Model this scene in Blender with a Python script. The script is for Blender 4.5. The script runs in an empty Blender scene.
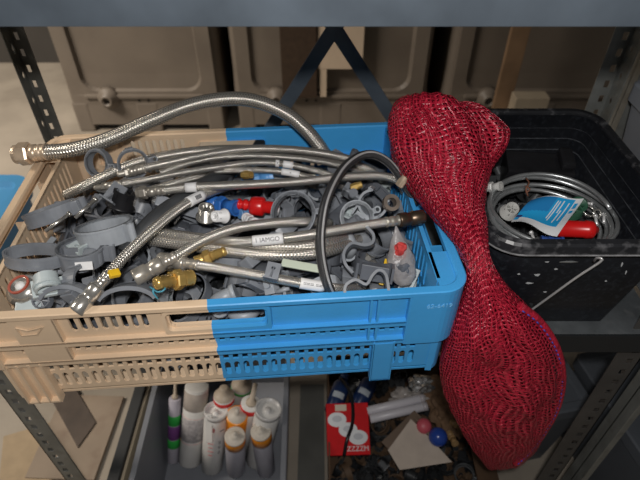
import bpy, bmesh, math, random
from mathutils import Vector, Matrix, Quaternion, noise
from math import sin, cos, pi, radians as R, atan2, sqrt, hypot
SC = bpy.context.scene
COL = SC.collection
FPX = 517.0
PITCH = R(41.8)
CZ = 1.35                      # camera height above the floor
SHELF = 0.73                   # top of the shelf the crates stand on
RIM = SHELF + .175             # top of the big crate

# ------------------------------------------------------------------ view geometry (measurements taken from the photograph)
def ray(px, py):
    a = (px-320)/FPX; b = (240-py)/FPX
    return Vector((a, cos(PITCH)+b*sin(PITCH), -sin(PITCH)+b*cos(PITCH)))
def pz(px, py, z):
    r = ray(px, py); t = (z-CZ)/r.z
    return Vector((r.x*t, r.y*t, z))
def py_(px, py, Y):
    r = ray(px, py); t = Y/r.y
    return Vector((r.x*t, Y, CZ+r.z*t))

# ------------------------------------------------------------------ materials
MATS = {}
def nd(nt, typ, **kw):
    n = nt.nodes.new(typ)
    for k, v in kw.items(): setattr(n, k, v)
    return n
def mat(name, col, rough=.5, metal=0., var=0., scale=40., bump=0., bscale=None, spec=.5, dirt=None, dscale=9., damt=.5, coat=0.):
    if name in MATS: return MATS[name]
    m = bpy.data.materials.new(name); m.use_nodes = True
    nt = m.node_tree; b = nt.nodes['Principled BSDF']; L = nt.links.new
    b.inputs['Roughness'].default_value = rough; b.inputs['Metallic'].default_value = metal
    b.inputs['Specular IOR Level'].default_value = spec
    b.inputs['Coat Weight'].default_value = coat
    c = (*col, 1)
    tc = nd(nt, 'ShaderNodeTexCoord')
    n = nd(nt, 'ShaderNodeTexNoise'); n.inputs['Scale'].default_value = scale; n.inputs['Detail'].default_value = 4
    L(tc.outputs['Object'], n.inputs['Vector'])
    mr = nd(nt, 'ShaderNodeMapRange'); mr.inputs[1].default_value = .3; mr.inputs[2].default_value = .7
    mr.inputs[3].default_value = 1-var; mr.inputs[4].default_value = 1+var
    L(n.outputs['Fac'], mr.inputs[0])
    mx = nd(nt, 'ShaderNodeVectorMath', operation='MULTIPLY'); mx.inputs[0].default_value = col
    L(mr.outputs[0], mx.inputs[1]); last = mx.outputs[0]
    if dirt:
        n2 = nd(nt, 'ShaderNodeTexNoise'); n2.inputs['Scale'].default_value = dscale; n2.inputs['Detail'].default_value = 6
        L(tc.outputs['Object'], n2.inputs['Vector'])
        m2 = nd(nt, 'ShaderNodeMapRange'); m2.inputs[1].default_value = .52; m2.inputs[2].default_value = .72
        m2.inputs[4].default_value = damt; L(n2.outputs['Fac'], m2.inputs[0])
        mm = nd(nt, 'ShaderNodeMix', data_type='RGBA'); L(m2.outputs[0], mm.inputs[0]); L(last, mm.inputs[6]); mm.inputs[7].default_value = (*dirt, 1)
        last = mm.outputs[2]
    L(last, b.inputs['Base Color'])
    if bump:
        bn = nd(nt, 'ShaderNodeTexNoise'); bn.inputs['Scale'].default_value = bscale or scale*2; bn.inputs['Detail'].default_value = 3
        L(tc.outputs['Object'], bn.inputs['Vector'])
        bb = nd(nt, 'ShaderNodeBump'); bb.inputs['Strength'].default_value = bump; bb.inputs['Distance'].default_value = .002
        L(bn.outputs['Fac'], bb.inputs['Height']); L(bb.outputs[0], b.inputs['Normal'])
    MATS[name] = m; return m

def math_n(nt, op, a, b=None, c=None):
    n = nd(nt, 'ShaderNodeMath', operation=op)
    for i, v in enumerate((a, b, c)):
        if v is None: continue
        if isinstance(v, (int, float)): n.inputs[i].default_value = v
        else: nt.links.new(v, n.inputs[i])
    return n.outputs[0]

def braid(name, light, dark, fu=1100., fv=9., metal=.75, rough=.33, stripe=None):
    """woven wire sleeve: two families of helical strands from the tube's own length / round coordinates"""
    m = bpy.data.materials.new(name); m.use_nodes = True
    nt = m.node_tree; b = nt.nodes['Principled BSDF']; L = nt.links.new
    b.inputs['Metallic'].default_value = metal; b.inputs['Roughness'].default_value = rough
    uv = nd(nt, 'ShaderNodeUVMap'); sp = nd(nt, 'ShaderNodeSeparateXYZ'); L(uv.outputs[0], sp.inputs[0])
    u = math_n(nt, 'MULTIPLY', sp.outputs[0], fu); v = math_n(nt, 'MULTIPLY', sp.outputs[1], fv*2*pi)
    s1 = math_n(nt, 'SINE', math_n(nt, 'ADD', u, v)); s2 = math_n(nt, 'SINE', math_n(nt, 'SUBTRACT', u, v))
    h = math_n(nt, 'MAXIMUM', s1, s2); h2 = math_n(nt, 'MULTIPLY_ADD', h, .5, .5)
    mm = nd(nt, 'ShaderNodeMix', data_type='RGBA'); L(h2, mm.inputs[0]); mm.inputs[6].default_value = (*dark, 1); mm.inputs[7].default_value = (*light, 1)
    last = mm.outputs[2]
    if stripe:
        f = math_n(nt, 'FRACT', math_n(nt, 'MULTIPLY', sp.outputs[1], 3.))
        g = math_n(nt, 'GREATER_THAN', f, .76)
        m2 = nd(nt, 'ShaderNodeMix', data_type='RGBA'); L(g, m2.inputs[0]); L(last, m2.inputs[6]); m2.inputs[7].default_value = (*stripe, 1)
        last = m2.outputs[2]
    L(last, b.inputs['Base Color'])
    bb = nd(nt, 'ShaderNodeBump'); bb.inputs['Strength'].default_value = .9; bb.inputs['Distance'].default_value = .0008
    L(h2, bb.inputs['Height']); L(bb.outputs[0], b.inputs['Normal'])
    MATS[name] = m; return m

GREY = [mat('grey_plastic', (.20, .215, .24), .36, var=.25, scale=25, bump=.15), mat('pale_grey_plastic', (.33, .355, .385), .4, var=.18, scale=30),
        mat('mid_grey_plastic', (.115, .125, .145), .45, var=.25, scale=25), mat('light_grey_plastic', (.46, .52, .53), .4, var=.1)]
BRASS = mat('brass', (.70, .47, .15), .27, .65, var=.2, scale=60)
CHROME = mat('chrome', (.60, .58, .54), .22, .8, var=.15, scale=80)
STEEL = mat('dull_steel', (.44, .41, .36), .3, .6, var=.25, scale=80)
BRAID = braid('steel_braid', (.82, .79, .73), (.09, .08, .07), fu=1900., fv=8, metal=.8, rough=.27)
BRAID2 = braid('coarse_steel_braid', (.84, .80, .72), (.08, .07, .065), fu=1500., fv=8, metal=.8, rough=.27)
BBRAID = braid('black_braid', (.05, .05, .053), (.006, .006, .007), fu=2600., metal=.1, rough=.35, stripe=(.42, .42, .42))
WHITE = mat('white_label', (.78, .78, .78), .5, var=.05)
BLACKP = mat('black_plastic', (.012, .012, .014), .35, var=.3)
RED = mat('red_plastic', (.62, .012, .012), .3, var=.1)
BLUEP = mat('blue_plastic', (.03, .15, .50), .35, var=.15)
YELLOW = mat('yellow_plastic', (.80, .50, .02), .4, var=.1)

# ------------------------------------------------------------------ mesh building
class MB:
    def __init__(s): s.v = []; s.f = []; s.uv = []; s.mi = []; s.sm = []
    def add(s, vs, fs, uvs=None, mi=0, smooth=False, M=None):
        o = len(s.v)
        s.v += [tuple(M @ Vector(p)) if M is not None else tuple(p) for p in vs]
        for k, f in enumerate(fs):
            s.f.append([o+i for i in f]); s.mi.append(mi); s.sm.append(smooth)
            s.uv.append(uvs[k] if uvs else None)
    def box(s, x0, x1, y0, y1, z0, z1, mi=0, M=None, bev=0):
        if bev:
            bev = min(bev, (x1-x0)*.45, (y1-y0)*.45, (z1-z0)*.45)
            bm = bmesh.new(); bmesh.ops.create_cube(bm, size=1)
            for v in bm.verts: v.co = Vector(((x0+x1)/2+v.co.x*(x1-x0), (y0+y1)/2+v.co.y*(y1-y0), (z0+z1)/2+v.co.z*(z1-z0)))
            bmesh.ops.bevel(bm, geom=bm.edges[:], offset=bev, segments=2, affect='EDGES', profile=.6)
            bm.verts.index_update(); s.add([v.co[:] for v in bm.verts], [[v.index for v in f.verts] for f in bm.faces], mi=mi, M=M); bm.free(); return
        vs = [(x, y, z) for z in (z0, z1) for y in (y0, y1) for x in (x0, x1)]
        s.add(vs, [(0, 2, 3, 1), (4, 5, 7, 6), (0, 1, 5, 4), (2, 6, 7, 3), (0, 4, 6, 2), (1, 3, 7, 5)], mi=mi, M=M)
    def lathe(s, prof, n=20, mi=0, M=None, smooth=True, a0=0, a1=2*pi, cap=True):
        """prof: (r, z) list revolved round z; closed solid when it starts and ends on r=0; full turn unless a0/a1"""
        full = abs(a1-a0-2*pi) < 1e-6; k = n if full else n+1
        vs = []; fs = []
        for i in range(k):
            a = a0+(a1-a0)*i/n
            vs += [(r*cos(a), r*sin(a), z) for r, z in prof]
        m = len(prof)
        for i in range(n):
            for j in range(m-1):
                A = i*m+j; B = ((i+1) % k)*m+j
                fs.append((A, B, B+1, A+1))
        s.add(vs, fs, mi=mi, M=M, smooth=smooth)
        if not full and cap: s.add(vs[:m], [list(range(m))], mi=mi, M=M); s.add(vs[-m:], [list(range(m))[::-1]], mi=mi, M=M)
    def cyl(s, r, z0, z1, n=16, mi=0, M=None, smooth=True, r2=None):
        r2 = r if r2 is None else r2
        vs = [(r*cos(2*pi*i/n), r*sin(2*pi*i/n), z0) for i in range(n)]+[(r2*cos(2*pi*i/n), r2*sin(2*pi*i/n), z1) for i in range(n)]
        s.add(vs, [(i, (i+1) % n, n+(i+1) % n, n+i) for i in range(n)], mi=mi, M=M, smooth=smooth)
        s.add(vs, [list(range(n))[::-1], list(range(n, 2*n))], mi=mi, M=M)
    def ring(s, ro, ri, z0, z1, n=28, mi=0, M=None, a0=0, a1=2*pi):
        p = [(ri, z0), (ro, z0), (ro, z1), (ri, z1), (ri, z0)]
        s.lathe(p if abs(a1-a0-2*pi) < 1e-6 else p[:4]+[p[0]], n, mi, M, False, a0, a1)
    def extrude(s, poly, z0, z1, mi=0, M=None, smooth=False):
        n = len(poly)
        vs = [(x, y, z0) for x, y in poly]+[(x, y, z1) for x, y in poly]
        s.add(vs, [(i, (i+1) % n, n+(i+1) % n, n+i) for i in range(n)], mi=mi, M=M, smooth=smooth)
        s.add(vs, [list(range(n))[::-1], list(range(n, 2*n))], mi=mi, M=M)
    def strip(s, path, th, z0, z1, mi=0, M=None):
        """a bent strap: 2-D path with thickness th, extruded from z0 to z1"""
        L_, R_ = [], []
        n = len(path)
        for i, p in enumerate(path):
            a = Vector(path[max(0, i-1)]); b = Vector(path[min(n-1, i+1)]); d = (b-a).normalized(); q = Vector((-d.y, d.x))*th/2
            L_.append((p[0]+q.x, p[1]+q.y)); R_.append((p[0]-q.x, p[1]-q.y))
        for i in range(n-1):
            quad = [R_[i], R_[i+1], L_[i+1], L_[i]]
            vs = [(x, y, z) for z in (z0, z1) for x, y in quad]
            fs = [(3, 2, 1, 0), (4, 5, 6, 7), (0, 1, 5, 4), (2, 3, 7, 6)]
            if i == 0: fs.append((3, 0, 4, 7))
            if i == n-2: fs.append((1, 2, 6, 5))
            s.add(vs, fs, mi=mi, M=M)
    def tube(s, pts, r, n=12, mi=0, caps=True, M=None, u0=0.):
        pts = [Vector(p) for p in pts]; m = len(pts)
        rr = r if callable(r) else (lambda t: r)
        d = (pts[1]-pts[0]).normalized(); up = Vector((0, 0, 1)) if abs(d.z) < .9 else Vector((1, 0, 0))
        nrm = d.cross(up).normalized(); vs = []; ds = []; Ls = [u0]
        for i in range(m):
            a = pts[max(0, i-1)]; b = pts[min(m-1, i+1)]; d2 = (b-a).normalized()
            nrm = (nrm-d2*nrm.dot(d2)).normalized(); bi = d2.cross(nrm); R0 = rr(i/(m-1))
            if i: Ls.append(Ls[-1]+(pts[i]-pts[i-1]).length)
            vs += [tuple(pts[i]+(nrm*cos(2*pi*k/n)+bi*sin(2*pi*k/n))*R0) for k in range(n)]
        fs = []; uv = []
        for i in range(m-1):
            for k in range(n):
                k2 = (k+1) % n
                fs.append((i*n+k, i*n+k2, (i+1)*n+k2, (i+1)*n+k))
                uv.append([(Ls[i], k/n), (Ls[i], (k+1)/n), (Ls[i+1], (k+1)/n), (Ls[i+1], k/n)])
        s.add(vs, fs, uv, mi, True, M)
        if caps: s.add(vs[:n], [list(range(n))[::-1]], mi=mi, M=M); s.add(vs[-n:], [list(range(n))], mi=mi, M=M)
    def perf(s, us, ws, holes, th, fr, mi=0):
        """plate us=(u0,u1) x ws=(w0,w1) with rectangular holes (u0,u1,w0,w1); fr maps (u,w,d) to a point"""
        U = sorted(set([us[0], us[1]]+[round(h[i], 6) for h in holes for i in (0, 1)])); W = sorted(set([ws[0], ws[1]]+[round(h[i], 6) for h in holes for i in (2, 3)]))
        nu, nw = len(U)-1, len(W)-1; full = [[True]*nw for _ in range(nu)]
        import bisect
        for h in holes:
            i0 = bisect.bisect_left(U, round(h[0], 6)-1e-7); i1 = bisect.bisect_left(U, round(h[1], 6)-1e-7)
            j0 = bisect.bisect_left(W, round(h[2], 6)-1e-7); j1 = bisect.bisect_left(W, round(h[3], 6)-1e-7)
            for i in range(i0, i1):
                for j in range(j0, j1): full[i][j] = False
        idx = {}; vs = []; fs = []
        def V(i, j, d):
            if (i, j, d) not in idx: idx[i, j, d] = len(vs); vs.append(fr(U[i], W[j], d*th))
            return idx[i, j, d]
        F = lambda i, j: 0 <= i < nu and 0 <= j < nw and full[i][j]
        for i in range(nu):
            for j in range(nw):
                if not full[i][j]: continue
                fs.append((V(i, j, 0), V(i+1, j, 0), V(i+1, j+1, 0), V(i, j+1, 0)))
                fs.append((V(i, j, 1), V(i, j+1, 1), V(i+1, j+1, 1), V(i+1, j, 1)))
                if not F(i-1, j): fs.append((V(i, j, 0), V(i, j+1, 0), V(i, j+1, 1), V(i, j, 1)))
                if not F(i+1, j): fs.append((V(i+1, j, 0), V(i+1, j, 1), V(i+1, j+1, 1), V(i+1, j+1, 0)))
                if not F(i, j-1): fs.append((V(i, j, 0), V(i, j, 1), V(i+1, j, 1), V(i+1, j, 0)))
                if not F(i, j+1): fs.append((V(i, j+1, 0), V(i+1, j+1, 0), V(i+1, j+1, 1), V(i, j+1, 1)))
        s.add(vs, fs, mi=mi)
    def build(s, name, m, parent=None, loc=None, rot=None, M=None, fix=True):
        me = bpy.data.meshes.new(name); me.from_pydata(s.v, [], s.f)
        ms = m if isinstance(m, (list, tuple)) else [m]
        for q in ms: me.materials.append(q)
        me.polygons.foreach_set('material_index', s.mi); me.polygons.foreach_set('use_smooth', s.sm)
        if any(u for u in s.uv):
            ul = me.uv_layers.new(name='UVMap')
            for p, u in zip(me.polygons, s.uv):
                if u:
                    for li, c in zip(p.loop_indices, u): ul.data[li].uv = c
        if fix:
            bm = bmesh.new(); bm.from_mesh(me); bmesh.ops.remove_doubles(bm, verts=bm.verts, dist=1e-6)
            bmesh.ops.recalc_face_normals(bm, faces=bm.faces); bm.to_mesh(me); bm.free()
        me.update()
        o = bpy.data.objects.new(name, me); COL.objects.link(o)
        if parent: o.parent = parent
        if M is not None: o.matrix_basis = M
        if loc is not None: o.location = loc
        if rot is not None: o.rotation_euler = rot
        return o

def tag(o, label=None, cat=None, group=None, kind=None):
    if label: o['label'] = label
    if cat: o['category'] = cat
    if group: o['group'] = group
    if kind: o['kind'] = kind
    return o
def thing(name, label, cat, loc=(0, 0, 0), rz=0, group=None):
    o = bpy.data.objects.new(name, None); COL.objects.link(o); o.location = loc; o.rotation_euler = (0, 0, rz); o.empty_display_size = .05
    return tag(o, label, cat, group)
def rpath(hx, hy, r, off=0, n=8):
    hx += off; hy += off; r = max(r+off, .0005); out = []
    for cx, cy, a in ((hx-r, hy-r, 0), (-hx+r, hy-r, pi/2), (-hx+r, -hy+r, pi), (hx-r, -hy+r, 1.5*pi)):
        out += [(cx+r*cos(a+pi/2*i/n), cy+r*sin(a+pi/2*i/n)) for i in range(n+1)]
    return out
def sweep_ring(mb, prof, hx, hy, r, n=8, mi=0, closed=True, smooth=False, drift=None):
    """sweep an (offset, z) profile round a rounded rectangle"""
    loops = [rpath(hx, hy, r, o, n) for o, z in prof]; k = len(loops[0]); vs = []
    for (o, z), lp in zip(prof, loops): vs += [(x, y, z) for x, y in lp]
    m = len(prof); fs = []
    for j in range(m if closed else m-1):
        j2 = (j+1) % m
        for i in range(k): fs.append((j*k+i, j*k+(i+1) % k, j2*k+(i+1) % k, j2*k+i))
    mb.add(vs, fs, mi=mi, smooth=smooth)
def smooth_path(pts, step=.006):
    pts = [Vector(p) for p in pts]
    if len(pts) == 2:
        k = max(2, int((pts[1]-pts[0]).length/step)); return [pts[0].lerp(pts[1], i/k) for i in range(k+1)]
    P = [pts[0]*2-pts[1]]+pts+[pts[-1]*2-pts[-2]]; out = []
    for i in range(1, len(P)-2):
        a, b, c, d = P[i-1:i+3]; k = max(2, int((c-b).length/step))
        for j in range(k):
            t = j/k; out.append(.5*((2*b)+(c-a)*t+(2*a-5*b+4*c-d)*t*t+(3*b-a-3*c+d)*t**3))
    out.append(pts[-1]); return out
def frame_to(p, d, up=Vector((0, 0, 1)), roll=0):
    """matrix whose local z runs along d, origin p"""
    q = Vector(d).normalized().to_track_quat('Z', 'Y'); return Matrix.Translation(p) @ q.to_matrix().to_4x4() @ Matrix.Rotation(roll, 4, 'Z')
def hexprism(mb, r, z0, z1, mi=0, M=None): 
    c = (z1-z0)*.15
    mb.lathe([(0, z0), (r*.9, z0), (r, z0+c), (r, z1-c), (r*.9, z1), (0, z1)], 6, mi, M, False)
def text_mesh(txt, size, name, m, parent, M, ext=.0004):
    cu = bpy.data.curves.new(name, 'FONT'); cu.body = txt; cu.size = size; cu.extrude = ext; cu.align_x = 'CENTER'; cu.align_y = 'CENTER'
    t = bpy.data.objects.new('tmp_text', cu); COL.objects.link(t); bpy.context.view_layer.update()
    me = bpy.data.meshes.new_from_object(t.evaluated_get(bpy.context.evaluated_depsgraph_get())); me.name = name
    bpy.data.objects.remove(t); me.materials.clear(); me.materials.append(m)
    o = bpy.data.objects.new(name, me); COL.objects.link(o); o.parent = parent; o.matrix_basis = M; return o

# ------------------------------------------------------------------ small fittings that fill the crate (each returned as an MB + material list)
def f_cclip(r=.014, w=.013, th=.0026):                      # open ring on a square foot
    m = MB(); m.ring(r+th, r, -w/2, w/2, 22, a0=R(-235+0), a1=R(55))
    m.box(-r*.75, r*.75, -r-th-.007, -r-th+.0012, -w/2, w/2, bev=.0008)
    for sx in (-1, 1): m.box(sx*r*.95-.0012, sx*r*.95+.0012, -r-th-.006, -r*.35, -w/2, w/2)
    a = R(55); m.box(r*cos(a), r*cos(a)+.006, r*sin(a), r*sin(a)+.0025, -w/2, w/2); a = R(125); m.box(r*cos(a)-.006, r*cos(a), r*sin(a), r*sin(a)+.0025, -w/2, w/2)
    m.cyl(.0026, 0, .004, 10, M=Matrix.Translation((0, -r-th-.0068, 0)) @ Matrix.Rotation(pi/2, 4, 'X')); return m
def f_collar(r=.021, w=.015, th=.0022):                     # flat band ring with a raised lip and a screw lug
    m = MB(); m.ring(r+th, r, -w/2, w/2, 32); m.ring(r+th+.0014, r, w/2-.003, w/2, 32)
    m.box(r, r+.010, -.004, .004, -w/2, w/2, bev=.001); m.ring(.005, .0028, -w/2, w/2, 12, M=Matrix.Translation((r+.012, 0, 0)))
    m.box(-r*.3, r*.3, r-.001, r+.0045, -w/2+.002, w/2-.002); return m
def f_long(r=.020, w=.012):                                 # racket shaped strap clip
    m = MB(); p = [(r*cos(R(a)), r*sin(R(a))) for a in range(40, 321, 14)]
    path = [(.055, .006), (.03, .007)]+p+[(.03, -.007), (.055, -.006)]
    m.strip(path, .0028, -w/2, w/2); m.box(.045, .062, -.007, .007, -w/2, w/2, bev=.0015)
    m.strip([(q[0]*1.0, q[1]*1.0) for q in p], .0052, w/2-.0022, w/2+.0006); return m
def f_hook(w=.010):                                         # S-bent hook
    p = [(-.024, -.012), (-.024, -.002)]+[(-.012+.012*cos(R(a)), .004+.012*sin(R(a))) for a in range(180, -10, -20)]
    p += [(.012-.012*cos(R(a)), -.001-.008*sin(R(a))) for a in range(20, 181, 20)]+[(.025, .010)]
    m = MB(); m.strip(p, .003, -w/2, w/2); m.cyl(.0022, -.006, .006, 8, M=Matrix.Translation((-.024, -.014, 0)) @ Matrix.Rotation(pi/2, 4, 'Y')); return m
def f_tab():                                                # bracket with a hole and a folded side
    m = MB(); m.perf((-.010, .010), (-.012, .012), [(-.0022, .0022, .0015, .0059), (-.003, .003, .0025, .005)], .0028, lambda u, w, d: (u, w, d))
    m.box(-.010, .010, -.0145, -.012, -.002, .014, bev=.0008); m.extrude([(-.012, 0), (-.012, .0135), (.006, 0)], -.0012, .0012, M=Matrix(((0, 0, 1, 0), (1, 0, 0, 0), (0, 1, 0, .0)))); return m
def f_cup(r=.011):                                          # flanged plug
    m = MB(); m.lathe([(0, 0), (r*1.25, 0), (r*1.25, .0025), (r, .003), (r*.92, .019), (r*.75, .019), (r*.72, .006), (0, .006)], 20)
    for k in range(3): m.box(-r*.95, r*.95, -.0008, .0008, .006, .017, M=Matrix.Rotation(k*pi/3, 4, 'Z'))
    return m
def f_saddle():                                             # half ring on an oblong foot with screw holes
    m = MB(); m.perf((-.022, .022), (-.007, .007), [(-.018, -.014, -.002, .002), (.014, .018, -.002, .002)], .0025, lambda u, w, d: (u, w, d))
    m.ring(.0135, .011, -.007, .007, 16, a0=R(0), a1=R(180), M=Matrix.Translation((0, 0, .0022)) @ Matrix.Rotation(pi/2, 4, 'X'))
    for k in (-.0135, .011): m.box(k, k+.0025, -.007, .007, .001, .008)
    return m
def f_elbow():                                              # moulded elbow piece
    m = MB(); p = [Vector((0, 0, 0)), Vector((.012, 0, 0))]+[Vector((.012+.010*sin(R(a)), .010-.010*cos(R(a)), 0)) for a in range(15, 91, 15)]+[Vector((.022, .022, 0))]
    m.tube(p, .0068, 14); 
    for q, ax in ((Vector((-.001, 0, 0)), 'Y'), (Vector((.022, .019, 0)), 'X')):
        m.cyl(.0088, 0, .0045, 14, M=Matrix.Translation(q) @ Matrix.Rotation(pi/2 if ax == 'Y' else -pi/2, 4, ax))
    return m
def f_nut(r=.0095):
    m = MB(); prof = [(r*.62, 0), (r*.92, 0), (r, .0015), (r, .009), (r*.92, .0105), (r*.62, .0105), (r*.62, 0)]; m.lathe(prof, 6, smooth=False); m.ring(r*.62+.0014, r*.55, .0, .016, 18); return m
def f_barb():                                               # hex body with barbed tail
    m = MB(); hexprism(m, .009, 0, .008); m.lathe([(0, -.010), (.0068, -.010)]+[q for k in range(4) for q in ((.0072, -.009+k*.0024), (.0062, -.0078+k*.0024))]+[(.0062, 0), (0, 0)], 16)
    m.lathe([(0, .008), (.0055, .008)]+[q for k in range(4) for q in ((.0062, .009+k*.0042), (.0048, .0128+k*.0042))]+[(.003, .0262), (0, .0262)], 16); return m
def f_valve():                                              # small chromed connector
    m = MB(); hexprism(m, .0085, -.004, .004); m.cyl(.0062, .004, .018, 16); m.cyl(.007, -.015, -.004, 16); m.ring(.0078, .005, .014, .018, 16); m.ring(.0082, .006, -.015, -.012, 16); return m
PROTO = [('pipe_clip', f_cclip, 0), ('pipe_clip', lambda: f_cclip(.011, .011, .0022), 1), ('pipe_collar', f_collar, 0), ('pipe_collar', lambda: f_collar(.016, .012), 2),
         ('strap_clip', f_long, 0), ('bent_hook', f_hook, 1), ('mounting_tab', f_tab, 2), ('plastic_plug', f_cup, 0), ('saddle_clip', f_saddle, 3), ('pipe_elbow', f_elbow, 1),
         ('hex_nut', f_nut, 5), ('barbed_connector', f_barb, 4), ('chrome_connector', f_valve, 6), ('pipe_clip', lambda: f_cclip(.018, .016, .003), 2)]
PMAT = GREY+[BRASS, STEEL, CHROME]
CRATE_C = Vector((-.136, .5855, SHELF)); CRATE_R = R(4.5)
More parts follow.
